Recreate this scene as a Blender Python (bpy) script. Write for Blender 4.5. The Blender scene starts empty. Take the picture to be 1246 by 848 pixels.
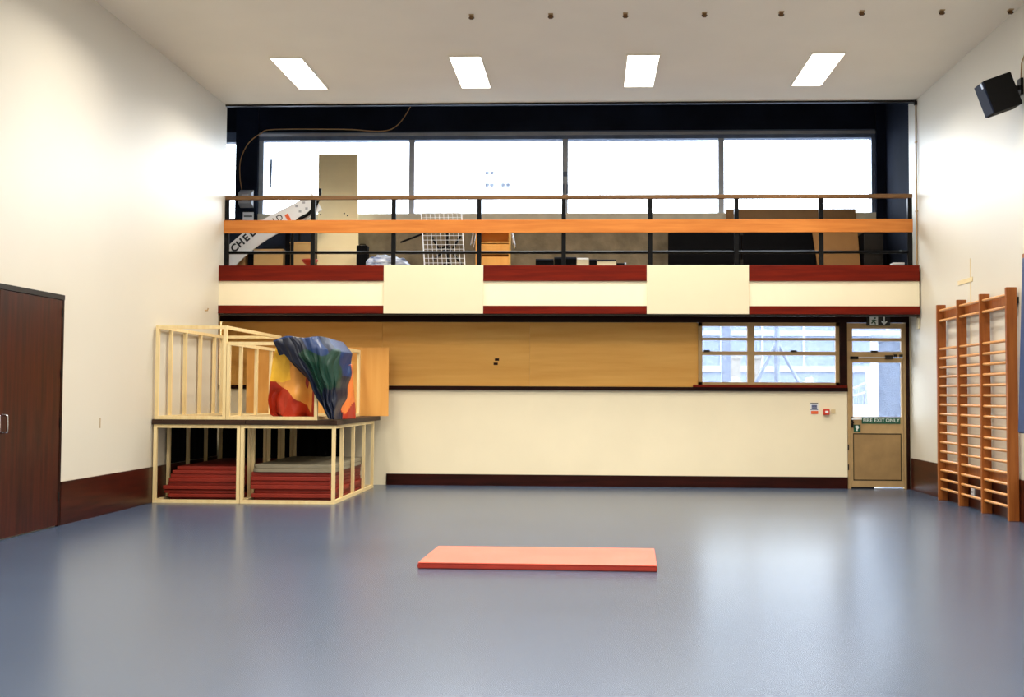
import bpy, bmesh, math, random
from mathutils import Vector, Matrix, noise
random.seed(7)
SC = bpy.context.scene
COL = SC.collection

# ---------------------------------------------------------------- camera
cam_data = bpy.data.cameras.new('camera')
cam = bpy.data.objects.new('camera', cam_data)
COL.objects.link(cam)
R_ = Vector((0.99905105, 0.0432897, 0.00479597))
U_ = Vector((-0.00301737, -0.04105818, 0.9991522))
F_ = Vector((-0.04344992, 0.99821853, 0.0408886))
cam.matrix_world = Matrix(((R_.x, U_.x, -F_.x, 0.0), (R_.y, U_.y, -F_.y, 0.0),
                           (R_.z, U_.z, -F_.z, 1.5), (0, 0, 0, 1)))
cam_data.sensor_width = 36.0
cam_data.lens = 1350.0 / 1246.0 * 36.0
cam_data.shift_x = -34.3 / 1246.0
cam_data.clip_end = 400
SC.camera = cam

# ---------------------------------------------------------------- sky, exposure
LAMP_WATT = 85.0      # each ceiling panel
SKY = 10.0
world = bpy.data.worlds.new('overcast_sky')
SC.world = world
world.use_nodes = True
wb = world.node_tree.nodes['Background']
wb.inputs['Color'].default_value = (0.84, 0.92, 1.0, 1)
wb.inputs['Strength'].default_value = SKY
SC.view_settings.view_transform = 'Standard'
SC.view_settings.look = 'None'
SC.view_settings.gamma = 1.0
SC.view_settings.use_curve_mapping = False
SC.view_settings.exposure = 0.15

# ---------------------------------------------------------------- materials
MATS = {}


def srgb(c):
    return tuple((v / 255 / 12.92) if v / 255 <= 0.04045 else ((v / 255 + 0.055) / 1.055) ** 2.4 for v in c)


def mat(name, rgb, rough=0.6, var=0.08, scale=3.0, stretch=(1, 1, 1), bump=0.0, bscale=60.0, metal=0.0,
        spec=0.5, rgb2=None, detail=4.0, rvar=0.0):
    """noise-varied principled material in object space"""
    m = bpy.data.materials.new(name)
    m.use_nodes = True
    nt = m.node_tree
    b = nt.nodes['Principled BSDF']
    tc = nt.nodes.new('ShaderNodeTexCoord')
    mp = nt.nodes.new('ShaderNodeMapping')
    mp.inputs['Scale'].default_value = stretch
    nt.links.new(tc.outputs['Object'], mp.inputs['Vector'])
    n = nt.nodes.new('ShaderNodeTexNoise')
    n.inputs['Scale'].default_value = scale
    n.inputs['Detail'].default_value = detail
    nt.links.new(mp.outputs['Vector'], n.inputs['Vector'])
    r = nt.nodes.new('ShaderNodeValToRGB')
    c = srgb(rgb)
    if rgb2:
        c2 = srgb(rgb2)
        a, d = c, c2
    else:
        a = tuple(v * (1 - var) for v in c)
        d = tuple(min(1, v * (1 + var)) for v in c)
    r.color_ramp.elements[0].position = 0.3
    r.color_ramp.elements[1].position = 0.7
    r.color_ramp.elements[0].color = (*a, 1)
    r.color_ramp.elements[1].color = (*d, 1)
    nt.links.new(n.outputs['Fac'], r.inputs['Fac'])
    nt.links.new(r.outputs['Color'], b.inputs['Base Color'])
    b.inputs['Roughness'].default_value = rough
    b.inputs['Metallic'].default_value = metal
    b.inputs['Specular IOR Level'].default_value = spec
    if rvar:
        mr = nt.nodes.new('ShaderNodeMapRange')
        mr.inputs['From Min'].default_value = 0.3
        mr.inputs['From Max'].default_value = 0.7
        mr.inputs['To Min'].default_value = rough - rvar
        mr.inputs['To Max'].default_value = rough + rvar
        nt.links.new(n.outputs['Fac'], mr.inputs['Value'])
        nt.links.new(mr.outputs['Result'], b.inputs['Roughness'])
    if bump:
        n2 = nt.nodes.new('ShaderNodeTexNoise')
        n2.inputs['Scale'].default_value = bscale
        n2.inputs['Detail'].default_value = 3
        nt.links.new(mp.outputs['Vector'], n2.inputs['Vector'])
        bp = nt.nodes.new('ShaderNodeBump')
        bp.inputs['Strength'].default_value = bump
        bp.inputs['Distance'].default_value = 0.01
        nt.links.new(n2.outputs['Fac'], bp.inputs['Height'])
        nt.links.new(bp.outputs['Normal'], b.inputs['Normal'])
    MATS[name] = m
    return m


def emis(name, rgb, strength):
    m = bpy.data.materials.new(name)
    m.use_nodes = True
    nt = m.node_tree
    b = nt.nodes['Principled BSDF']
    b.inputs['Base Color'].default_value = (0.9, 0.9, 0.9, 1)
    b.inputs['Emission Color'].default_value = (*rgb, 1)
    b.inputs['Emission Strength'].default_value = strength
    MATS[name] = m


def glass(name, haze, tint=(0.96, 0.98, 1.0)):
    m = bpy.data.materials.new(name)
    m.use_nodes = True
    nt = m.node_tree
    nt.nodes.remove(nt.nodes['Principled BSDF'])
    out = nt.nodes['Material Output']
    tr = nt.nodes.new('ShaderNodeBsdfTransparent')
    tr.inputs['Color'].default_value = (*tint, 1)
    tl = nt.nodes.new('ShaderNodeBsdfTranslucent')
    tl.inputs['Color'].default_value = (0.85, 0.9, 1, 1)
    gl = nt.nodes.new('ShaderNodeBsdfGlossy')
    gl.inputs['Roughness'].default_value = 0.05
    nz = nt.nodes.new('ShaderNodeTexNoise')
    nz.inputs['Scale'].default_value = 2.5
    mr = nt.nodes.new('ShaderNodeMapRange')
    mr.inputs['To Min'].default_value = haze * 0.7
    mr.inputs['To Max'].default_value = haze * 1.3
    nt.links.new(nz.outputs['Fac'], mr.inputs['Value'])
    m1 = nt.nodes.new('ShaderNodeMixShader')
    nt.links.new(mr.outputs['Result'], m1.inputs[0])
    nt.links.new(tr.outputs[0], m1.inputs[1])
    nt.links.new(tl.outputs[0], m1.inputs[2])
    m2 = nt.nodes.new('ShaderNodeMixShader')
    m2.inputs[0].default_value = 0.04
    nt.links.new(m1.outputs[0], m2.inputs[1])
    nt.links.new(gl.outputs[0], m2.inputs[2])
    nt.links.new(m2.outputs[0], out.inputs['Surface'])
    MATS[name] = m


def wood(name, rgb, rgb2, rough=0.5, axis=0, scale=2.0, bump=0.05, spec=0.28):
    st = [9, 9, 9]
    st[axis] = 0.7
    return mat(name, rgb, rough, scale=scale, stretch=tuple(st), rgb2=rgb2, bump=bump, bscale=12, detail=6, spec=spec)


mat('white_wall', (215, 209, 194), 0.42, var=0.015, scale=0.8, bump=0.04, bscale=35, spec=0.4)
mat('cream_wall', (246, 235, 205), 0.5, var=0.025, scale=1.2, bump=0.08, bscale=30)
mat('cream_board', (228, 217, 186), 0.55, var=0.012, scale=1.5)
mat('ceiling_paint', (244, 237, 221), 0.75, var=0.02, scale=1.0, bump=0.05, bscale=60)
mat('navy_paint', (20, 26, 40), 0.9, var=0.3, scale=1.5, spec=0.1)
mat('black_paint', (9, 10, 13), 0.3, var=0.2, scale=4, spec=0.18)
mat('concrete', (142, 128, 104), 0.85, scale=3.5, rgb2=(104, 92, 72), bump=0.3, bscale=25, detail=8)
mat('sill_paint', (196, 190, 172), 0.6, var=0.08, scale=6)
mat('grey_metal', (160, 166, 178), 0.35, var=0.08, scale=5, metal=0.35)
mat('window_frame_blue', (84, 98, 124), 0.4, var=0.15, scale=5)
mat('bronze_metal', (182, 152, 106), 0.45, var=0.08, scale=8, metal=0.2)
mat('bronze_panel', (160, 130, 86), 0.5, var=0.14, scale=4, metal=0.15)
mat('dark_metal', (30, 26, 22), 0.4, var=0.2, scale=8, metal=0.4)
mat('chrome', (200, 204, 210), 0.2, var=0.05, metal=1.0)
mat('aluminium', (205, 208, 212), 0.3, var=0.05, metal=0.8)
wood('maroon_board', (118, 28, 8), (84, 14, 4), 0.5, 0, spec=0.12)
wood('maroon_skirting', (52, 14, 8), (30, 8, 5), 0.4, 0, spec=0.15)
wood('maroon_skirting_long', (68, 24, 12), (40, 13, 7), 0.3, 1)
wood('door_wood', (72, 26, 11), (38, 12, 6), 0.35, 2)
wood('dark_frame', (40, 12, 7), (24, 7, 5), 0.4, 0, spec=0.12)
wood('orange_board', (204, 128, 58), (184, 106, 42), 0.45, 0)
wood('handrail_wood', (124, 90, 56), (92, 66, 40), 0.4, 0)
wood('plywood_dark', (236, 182, 98), (222, 162, 78), 0.5, 0, scale=1.0)
wood('plywood_bright', (236, 176, 96), (228, 162, 82), 0.5, 2, scale=1.2)
wood('pine', (246, 224, 172), (236, 208, 150), 0.55, 2)
wood('wallbar_upright', (166, 98, 44), (128, 68, 28), 0.4, 2)
wood('wallbar_rung', (218, 160, 96), (196, 132, 72), 0.3, 1)
wood('deck_edge', (70, 46, 30), (44, 30, 22), 0.6, 0)
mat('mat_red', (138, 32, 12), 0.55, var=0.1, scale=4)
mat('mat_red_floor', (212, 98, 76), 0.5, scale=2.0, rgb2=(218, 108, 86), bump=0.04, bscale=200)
mat('mat_red_shaded_side', (158, 42, 26), 0.55, var=0.12, scale=6)  # floor mat's sides, shade put into a darker red
mat('mat_grey', (140, 132, 112), 0.6, var=0.08, scale=4)
mat('mat_blue', (34, 58, 104), 0.5, var=0.1, scale=4)
mat('cardboard', (204, 166, 108), 0.8, var=0.05, scale=3)
mat('cardboard_dark', (150, 108, 60), 0.8, var=0.08, scale=3)
mat('board_tan', (246, 228, 182), 0.7, var=0.03, scale=3, bump=0.05)
mat('board_brown', (120, 90, 54), 0.7, var=0.08, scale=3)
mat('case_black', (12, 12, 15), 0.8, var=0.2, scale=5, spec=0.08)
mat('case_slate', (30, 36, 48), 0.6, var=0.15, scale=5, spec=0.15)
mat('plastic_white', (236, 238, 242), 0.5, var=0.02)
mat('plastic_grey', (168, 172, 180), 0.5, var=0.04)
mat('plastic_red', (190, 48, 24), 0.4, var=0.08)
mat('sign_green', (18, 84, 62), 0.4, var=0.05)
mat('sign_black', (14, 20, 20), 0.4, var=0.05)
mat('sign_blue', (40, 62, 120), 0.4, var=0.05)
mat('sign_orange', (238, 104, 54), 0.5, var=0.05)
mat('sign_red', (206, 54, 28), 0.4, var=0.05)
mat('letter_dark', (26, 32, 44), 0.6, var=0.05)
mat('letter_white', (232, 240, 236), 0.6, var=0.02)
mat('cable_tan', (160, 122, 76), 0.6, var=0.05)
mat('cloth_bag', (58, 84, 140), 0.4, scale=9, stretch=(0.6, 2, 3), rgb2=(226, 234, 248))
mat('speaker_black', (6, 6, 8), 0.7, var=0.2, scale=20, spec=0.2)
mat('speaker_grille', (20, 30, 52), 0.7, var=0.2, scale=60, spec=0.25)
mat('plaster_strip', (222, 202, 156), 0.7, var=0.06, scale=6)
mat('yard', (130, 132, 136), 0.9, var=0.1, scale=0.6)
mat('cladding', (88, 99, 120), 0.8, var=0.05, scale=0.5)
mat('cladding_white', (132, 140, 152), 0.8, var=0.03)
mat('yard_white', (150, 154, 162), 0.8, var=0.03)
mat('yard_cream', (132, 126, 118), 0.8, var=0.04)
mat('yard_steel', (84, 94, 116), 0.6, var=0.06)
mat('pebbledash', (68, 80, 102), 0.9, scale=7, rgb2=(40, 52, 74), bump=0.6, bscale=60)
mat('house_render', (245, 245, 245), 0.8, var=0.02)
mat('house_pane', (40, 46, 60), 0.6, var=0.1, spec=0.3)
emis('lamp_diffuser', (1.0, 0.95, 0.86), 4.0)
glass('glass_clear', 0.02)
glass('glass_hazy', 0.045)


def floor_material():
    m = bpy.data.materials.new('floor_vinyl')
    m.use_nodes = True
    nt = m.node_tree
    L = nt.links.new
    b = nt.nodes['Principled BSDF']
    tc = nt.nodes.new('ShaderNodeTexCoord')

    def nz(scale, st, detail=4):
        mp = nt.nodes.new('ShaderNodeMapping')
        mp.inputs['Scale'].default_value = st
        L(tc.outputs['Object'], mp.inputs['Vector'])
        n = nt.nodes.new('ShaderNodeTexNoise')
        n.inputs['Scale'].default_value = scale
        n.inputs['Detail'].default_value = detail
        L(mp.outputs['Vector'], n.inputs['Vector'])
        return n
    n1 = nz(0.55, (1, 1, 1), 6)
    n2 = nz(1.3, (0.5, 1.2, 1), 3)
    add = nt.nodes.new('ShaderNodeMath')
    add.operation = 'MULTIPLY_ADD'
    add.inputs[1].default_value = 0.5
    L(n1.outputs['Fac'], add.inputs[0])
    mul = nt.nodes.new('ShaderNodeMath')
    mul.operation = 'MULTIPLY'
    mul.inputs[1].default_value = 0.5
    L(n2.outputs['Fac'], mul.inputs[0])
    L(mul.outputs[0], add.inputs[2])
    cr = nt.nodes.new('ShaderNodeValToRGB')
    cr.color_ramp.elements[0].position = 0.3
    cr.color_ramp.elements[1].position = 0.7
    cr.color_ramp.elements[0].color = (*srgb((57, 73, 96)), 1)
    cr.color_ramp.elements[1].color = (*srgb((66, 82, 106)), 1)
    L(add.outputs[0], cr.inputs['Fac'])
    # welded seams between the vinyl sheets (run down the hall, 2 m apart)
    sep = nt.nodes.new('ShaderNodeSeparateXYZ')
    L(tc.outputs['Object'], sep.inputs[0])
    nw = nz(0.6, (1, 1, 1), 2)
    a1 = nt.nodes.new('ShaderNodeMath'); a1.operation = 'MULTIPLY_ADD'
    a1.inputs[1].default_value = 0.02
    L(nw.outputs['Fac'], a1.inputs[0]); L(sep.outputs['X'], a1.inputs[2])
    off = nt.nodes.new('ShaderNodeMath'); off.operation = 'ADD'; off.inputs[1].default_value = 19.35
    L(a1.outputs[0], off.inputs[0])
    md = nt.nodes.new('ShaderNodeMath'); md.operation = 'MODULO'; md.inputs[1].default_value = 2.0
    L(off.outputs[0], md.inputs[0])
    lt = nt.nodes.new('ShaderNodeMath'); lt.operation = 'LESS_THAN'; lt.inputs[1].default_value = 0.012
    L(md.outputs[0], lt.inputs[0])
    nb = nz(1.4, (1, 0.5, 1), 3)
    gt = nt.nodes.new('ShaderNodeMath'); gt.operation = 'MULTIPLY'; gt.inputs[1].default_value = 1.0
    L(nb.outputs['Fac'], gt.inputs[0])
    ml = nt.nodes.new('ShaderNodeMath'); ml.operation = 'MULTIPLY'
    L(lt.outputs[0], ml.inputs[0]); L(gt.outputs[0], ml.inputs[1])
    m2 = nt.nodes.new('ShaderNodeMath'); m2.operation = 'MULTIPLY'; m2.inputs[1].default_value = 0.06
    L(ml.outputs[0], m2.inputs[0])
    mx = nt.nodes.new('ShaderNodeMix'); mx.data_type = 'RGBA'
    mx.inputs['B'].default_value = (*srgb((176, 186, 200)), 1)
    L(m2.outputs[0], mx.inputs['Factor']); L(cr.outputs['Color'], mx.inputs['A'])
    L(mx.outputs['Result'], b.inputs['Base Color'])
    # scuffs change the gloss
    mr = nt.nodes.new('ShaderNodeMapRange')
    mr.inputs['From Min'].default_value = 0.3
    mr.inputs['From Max'].default_value = 0.7
    mr.inputs['To Min'].default_value = 0.25
    mr.inputs['To Max'].default_value = 0.31
    L(n2.outputs['Fac'], mr.inputs['Value'])
    b.inputs['Roughness'].default_value = 0.27
    b.inputs['Specular IOR Level'].default_value = 0.75
    MATS['floor_vinyl'] = m


floor_material()


def cloth_material():
    m = bpy.data.materials.new('parachute_nylon')
    m.use_nodes = True
    nt = m.node_tree
    b = nt.nodes['Principled BSDF']
    at = nt.nodes.new('ShaderNodeAttribute')
    at.attribute_name = 'gore'
    nt.links.new(at.outputs['Color'], b.inputs['Base Color'])
    b.inputs['Roughness'].default_value = 0.34
    b.inputs['Specular IOR Level'].default_value = 0.35
    n = nt.nodes.new('ShaderNodeTexNoise')
    n.inputs['Scale'].default_value = 28
    bp = nt.nodes.new('ShaderNodeBump')
    bp.inputs['Strength'].default_value = 0.25
    bp.inputs['Distance'].default_value = 0.01
    nt.links.new(n.outputs['Fac'], bp.inputs['Height'])
    nt.links.new(bp.outputs['Normal'], b.inputs['Normal'])
    MATS['parachute_nylon'] = m


cloth_material()

# ---------------------------------------------------------------- mesh helpers
WO = {}          # world origin of every object (no object is rotated or scaled)


def box(bm, x0, x1, y0, y1, z0, z1, bev=0.0):
    b2 = bmesh.new()
    bmesh.ops.create_cube(b2, size=1)
    for v in b2.verts:
        v.co = Vector(((x0 + x1) / 2 + v.co.x * (x1 - x0), (y0 + y1) / 2 + v.co.y * (y1 - y0),
                       (z0 + z1) / 2 + v.co.z * (z1 - z0)))
    if bev:
        bmesh.ops.bevel(b2, geom=b2.edges[:], offset=bev, segments=2, affect='EDGES', profile=0.5)
    merge(bm, b2)
    return bm


def merge(bm, b2, M=None):
    if M is not None:
        b2.transform(M)
    me = bpy.data.meshes.new('tmp')
    b2.to_mesh(me)
    b2.free()
    bm.from_mesh(me)
    bpy.data.meshes.remove(me)


def B(*a, **k):
    return box(bmesh.new(), *a, **k)


def bar(bm, p, q, w, h, up=(0, 0, 1), bev=0.0):
    """box of section w x h running from p to q"""
    p = Vector(p); q = Vector(q)
    d = q - p
    l = d.length
    d.normalize()
    up = Vector(up)
    if abs(d.dot(up)) > 0.99:
        up = Vector((0, 1, 0))
    s = d.cross(up).normalized()
    t = s.cross(d).normalized()
    b2 = bmesh.new()
    box(b2, -w / 2, w / 2, 0, l, -h / 2, h / 2, bev)
    M = Matrix(((s.x, d.x, t.x, p.x), (s.y, d.y, t.y, p.y), (s.z, d.z, t.z, p.z), (0, 0, 0, 1)))
    merge(bm, b2, M)
    return bm


def tube(bm, pts, r, n=8, cap=True):
    pts = [Vector(p) for p in pts]
    rings = []
    for i, p in enumerate(pts):
        d = (pts[min(i + 1, len(pts) - 1)] - pts[max(i - 1, 0)]).normalized()
        up = Vector((0, 0, 1)) if abs(d.z) < 0.9 else Vector((0, 1, 0))
        s = d.cross(up).normalized()
        t = s.cross(d)
        rr = r[i] if isinstance(r, (list, tuple)) else r
        rings.append([bm.verts.new(p + s * rr * math.cos(2 * math.pi * k / n) + t * rr * math.sin(2 * math.pi * k / n))
                      for k in range(n)])
    for a, b in zip(rings, rings[1:]):
        for k in range(n):
            bm.faces.new((a[k], a[(k + 1) % n], b[(k + 1) % n], b[k]))
    if cap:
        bm.faces.new(rings[0][::-1])
        bm.faces.new(rings[-1])
    return bm


def lathe(bm, c, prof, n=20):
    c = Vector(c)
    rings = []
    for r, z in prof:
        rings.append([bm.verts.new(c + Vector((r * math.cos(2 * math.pi * k / n), r * math.sin(2 * math.pi * k / n), z)))
                      for k in range(n)])
    for a, b in zip(rings, rings[1:]):
        for k in range(n):
            bm.faces.new((a[k], a[(k + 1) % n], b[(k + 1) % n], b[k]))
    bm.faces.new(rings[0][::-1])
    bm.faces.new(rings[-1])
    return bm


def prism(bm, poly, y0, y1):
    """poly of (x, z) extruded from y0 to y1"""
    a = [bm.verts.new((x, y0, z)) for x, z in poly]
    b = [bm.verts.new((x, y1, z)) for x, z in poly]
    n = len(poly)
    bm.faces.new(a)
    bm.faces.new(b[::-1])
    for k in range(n):
        bm.faces.new((a[k], b[k], b[(k + 1) % n], a[(k + 1) % n]))
    return bm


def smooth_path(pts, n=6):
    """Catmull-Rom through pts"""
    P = [Vector(p) for p in pts]
    P = [P[0] * 2 - P[1]] + P + [P[-1] * 2 - P[-2]]
    out = []
    for i in range(1, len(P) - 2):
        for k in range(n):
            t = k / n
            a, b, c, d = P[i - 1], P[i], P[i + 1], P[i + 2]
            out.append(0.5 * ((2 * b) + (c - a) * t + (2 * a - 5 * b + 4 * c - d) * t * t + (3 * b - a - 3 * c + d) * t ** 3))
    out.append(P[-2])
    return out


def obj(name, bm, m, parent=None, smooth=False):
    bmesh.ops.recalc_face_normals(bm, faces=bm.faces[:])
    me = bpy.data.meshes.new(name)
    xs = [v.co.x for v in bm.verts]; ys = [v.co.y for v in bm.verts]; zs = [v.co.z for v in bm.verts]
    o0 = Vector(((min(xs) + max(xs)) / 2, (min(ys) + max(ys)) / 2, min(zs)))
    for v in bm.verts:
        v.co -= o0
    bm.to_mesh(me)
    bm.free()
    if smooth:
        for p in me.polygons:
            p.use_smooth = True
    me.materials.append(MATS[m] if isinstance(m, str) else m)
    o = bpy.data.objects.new(name, me)
    COL.objects.link(o)
    WO[o.name] = o0
    if parent is not None:
        o.parent = parent
        o.location = o0 - WO[parent.name]
    else:
        o.location = o0
    return o


def thing(name, label, cat, loc, group=None):
    o = bpy.data.objects.new(name, None)
    o.empty_display_size = 0.1
    COL.objects.link(o)
    o.location = loc
    WO[o.name] = Vector(loc)
    return tag(o, label, cat, group)


def tag(o, label, cat, group=None, kind=None):
    o['label'] = label
    o['category'] = cat
    if group:
        o['group'] = group
    if kind:
        o['kind'] = kind
    return o


def struct(name, bm, m, label, cat):
    return tag(obj(name, bm, m), label, cat, kind='structure')


def sthing(name, label, cat, loc):
    o = thing(name, label, cat, loc)
    o['kind'] = 'structure'
    return o


def copy_thing(o, delta, label=None):
    c = o.copy()
    COL.objects.link(c)
    c.location = Vector(o.location) + Vector(delta)
    WO[c.name] = WO[o.name] + Vector(delta)
    if label:
        c['label'] = label
    for ch in o.children:
        d = ch.copy()
        COL.objects.link(d)
        d.parent = c
    return c


def text(name, body, size, M, m, parent=None, depth=0.002, align='CENTER', bold=0.0):
    """flat lettering as mesh; M maps text plane (x right, y up, z out) to the world"""
    cu = bpy.data.curves.new('tmp_text', 'FONT')
    cu.body = body
    cu.size = size
    cu.align_x = align
    cu.align_y = 'CENTER'
    cu.extrude = depth / 2
    cu.offset = bold
    cu.resolution_u = 3
    t = bpy.data.objects.new('tmp_text', cu)
    COL.objects.link(t)
    bpy.context.view_layer.update()
    me = bpy.data.meshes.new_from_object(t.evaluated_get(bpy.context.evaluated_depsgraph_get()))
    bm = bmesh.new()
    bm.from_mesh(me)
    bpy.data.objects.remove(t)
    bpy.data.curves.remove(cu)
    bpy.data.meshes.remove(me)
    bm.transform(M)
    return obj(name, bm, m, parent)


def facing(x, y, z, ang=0.0):
    """text plane that faces the hall (-Y), turned by ang in its plane"""
    return Matrix.Translation((x, y, z)) @ Matrix.Rotation(math.radians(90), 4, 'X') @ Matrix.Rotation(math.radians(ang), 4, 'Z')


# ---------------------------------------------------------------- the hall
XL, XR, ZC = -5.933, 5.19, 6.196
YB = 18.124          # lower end wall
YF = 17.52           # balcony front
YR = 17.78           # railing
YW = 19.62           # balcony windows
ZF = 3.45            # balcony floor

struct('floor', B(-6.3, 5.4, -3.2, 18.6, -0.2, 0.0), 'floor_vinyl', 'blue grey vinyl floor with faint welded seams', 'floor')
bm = B(-6.2, 5.4, -3.2, 17.75, ZC, ZC + 0.22)
struct('ceiling', bm, 'ceiling_paint', 'plain off-white ceiling of the hall', 'ceiling')
bm = B(-6.13, XL, -3.2, YF, 0, ZC)
box(bm, -6.13, XL, YF, 17.78, 3.40, ZC)
wl = struct('wall_left', bm, 'white_wall', 'tall white painted wall beside the brown double door', 'wall')
bm = B(XR, 5.4, -3.2, 18.12, 0, ZC)
box(bm, XR, 5.4, 17.75, 18.12, ZC, 6.8)
wr = struct('wall_right', bm, 'white_wall', 'tall white painted wall carrying the wall bars', 'wall')
struct('wall_rear', B(-6.13, 5.4, -3.2, -3.0, 0, ZC), 'white_wall', 'white painted wall at the other end of the hall', 'wall')

# end wall below the balcony
bm = B(-6.3, 4.175, YB, YB + 0.25, 0, 1.60)
box(bm, -6.3, 5.4, YB + 0.02, YB + 0.25, 2.70, 3.25)
box(bm, -6.3, 1.78, YB + 0.08, YB + 0.25, 1.60, 2.70)
box(bm, -6.3, -6.10, 17.42, YB, 0, 3.25)
box(bm, 5.165, 5.4, 18.121, 18.5, 0, 3.25)
struct('wall_back', bm, 'cream_wall', 'cream painted end wall below the balcony', 'wall')
# dark timber surround of the boarded strip, window and fire door
bm = B(-6.10, 5.165, YB - 0.03, YB + 0.019, 2.675, 2.78)
box(bm, -6.10, 4.18, YB - 0.045, YB + 0.07, 1.56, 1.622)
box(bm, 4.055, 4.175, YB - 0.03, YB + 0.07, 1.622, 2.675)
box(bm, 5.115, 5.165, YB - 0.03, YB + 0.08, 0.0, 2.675)
struct('trim_1', bm, 'dark_frame', 'dark red-brown timber surround framing the boarded strip and fire door', 'trim')
# plywood sheets boarding up the glazing
ply = sthing('trim_2', 'row of brown plywood sheets boarding up the end wall glazing', 'boarding', (-2.1, YB, 1.62))
xs = [-6.09, -5.84, -3.40, -0.96, 1.786]
for a, b in zip(xs, xs[1:]):
    obj('plywood_sheet', B(a + 0.001, b - 0.001, YB + 0.03, YB + 0.075, 1.624, 2.673), 'plywood_dark', ply)
for a, z in ((-1.5, 2.06), (-1.52, 1.99)):
    obj('knot_hole', B(a - 0.035, a + 0.035, YB + 0.026, YB + 0.031, z - 0.02, z + 0.02, bev=0.002), 'maroon_skirting', ply)

# skirtings
struct('baseboard_back', B(-3.3, 4.172, YB - 0.022, YB, 0, 0.185), 'maroon_skirting', 'low dark maroon skirting along the cream end wall', 'skirting')
struct('baseboard_left', B(XL, XL + 0.022, 12.27, YF, 0, 0.485), 'maroon_skirting_long', 'deep red-brown skirting beside the brown double door', 'skirting')
struct('baseboard_right', B(XR - 0.022, XR, -2.9, 18.08, 0, 0.50), 'maroon_skirting_long', 'deep red-brown skirting behind the wall bars', 'skirting')

# ---- balcony shell
struct('balcony_floor', B(-7.4, 5.4, 17.58, 19.9, 3.25, ZF), 'concrete', 'concrete balcony floor slab behind the wooden front', 'floor')
struct('balcony_ceiling', B(-7.4, 5.5, 17.62, 20.0, 6.80, 6.95), 'navy_paint', 'dark painted soffit above the balcony', 'ceiling')
struct('trim_3', B(XL, XR, 17.752, 17.80, ZC - 0.03, 6.80), 'navy_paint', 'dark bulkhead edge where the ceiling stops at the balcony', 'trim')
struct('trim_4', B(XL, XR - 0.0, 17.70, 17.75, ZC - 0.03, ZC), 'dark_metal', 'thin dark metal strip along the ceiling edge', 'trim')
bm = B(5.19, 5.4, 18.12, 19.9, ZF, 6.8)
box(bm, 5.02, 5.19, 19.5, 19.9, ZF, 6.8)
struct('wall_balcony_right', bm, 'navy_paint', 'dark navy side wall and pier at the balcony end', 'wall')
bm = B(-7.4, -7.2, 17.4, 19.9, ZF, 6.8)
box(bm, -7.4, -6.13, 17.4, 17.6, ZF, 6.8)
box(bm, -6.33, -5.93, 19.48, 19.9, ZF, 6.8)
struct('wall_balcony_left', bm, 'navy_paint', 'dark navy side wall and pillar beside the grey switch box', 'wall')
bm = B(-7.2, 5.02, 19.58, 19.9, ZF, 4.585)
struct('wall_balcony_back', bm, 'concrete', 'stained grey concrete parapet below the balcony windows', 'wall')
struct('wall_header', B(-7.2, 5.02, 19.56, 19.9, 6.18, 6.8), 'navy_paint', 'dark navy header above the balcony windows', 'wall')

# balcony windows
w1 = sthing('window_1', 'long band of four large white-lit balcony windows in grey frames', 'window', (-0.4, YW, 4.585))
mx = [-5.89, -3.165, -0.422, 2.333, 5.0]
obj('head', B(-5.93, 5.02, YW - 0.06, YW + 0.12, 6.03, 6.18), 'window_frame_blue', w1)
obj('head_bead', B(-5.93, 5.02, YW - 0.085, YW - 0.06, 6.10, 6.15), 'grey_metal', w1)
obj('sill', B(-5.93, 5.02, YW - 0.09, YW + 0.12, 4.585, 4.70), 'sill_paint', w1)
for i, x in enumerate(mx):
    hw = 0.05 if 0 < i < 4 else 0.045
    mu = obj('mullion', B(x - hw, x + hw, YW - 0.06, YW + 0.12, 4.70, 6.03), 'grey_metal' if i < 4 else 'window_frame_blue', w1)
    if i == 2:
        obj('latch', B(x - 0.03, x + 0.04, YW - 0.09, YW - 0.06, 5.36, 5.44), 'window_frame_blue', mu)
        obj('latch', B(x - 0.045, x - 0.015, YW - 0.09, YW - 0.06, 5.05, 5.22), 'window_frame_blue', mu)
        obj('latch', B(x + 0.025, x + 0.055, YW - 0.09, YW - 0.06, 5.05, 5.22), 'window_frame_blue', mu)
for a, b in zip(mx, mx[1:]):
    p = obj('pane', B(a + 0.04, b - 0.04, YW + 0.03, YW + 0.036, 4.66, 6.04), 'glass_clear', w1)
    if a < -5:
        obj('stay', tube(bmesh.new(), [(-5.72, YW, 5.70), (-5.735, YW, 5.18)], 0.024, 6), 'window_frame_blue', p)
w2 = sthing('window_2', 'narrow balcony window beyond the dark pillar', 'window', (-6.75, YW, 4.585))
obj('sill', B(-7.2, -6.33, YW - 0.06, YW + 0.12, 4.585, 4.62), 'window_frame_blue', w2)
obj('head', B(-7.2, -6.33, YW - 0.06, YW + 0.12, 6.0, 6.18), 'window_frame_blue', w2)
obj('pane', B(-7.2, -6.33, YW + 0.03, YW + 0.036, 4.61, 6.01), 'glass_clear', w2)

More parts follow.
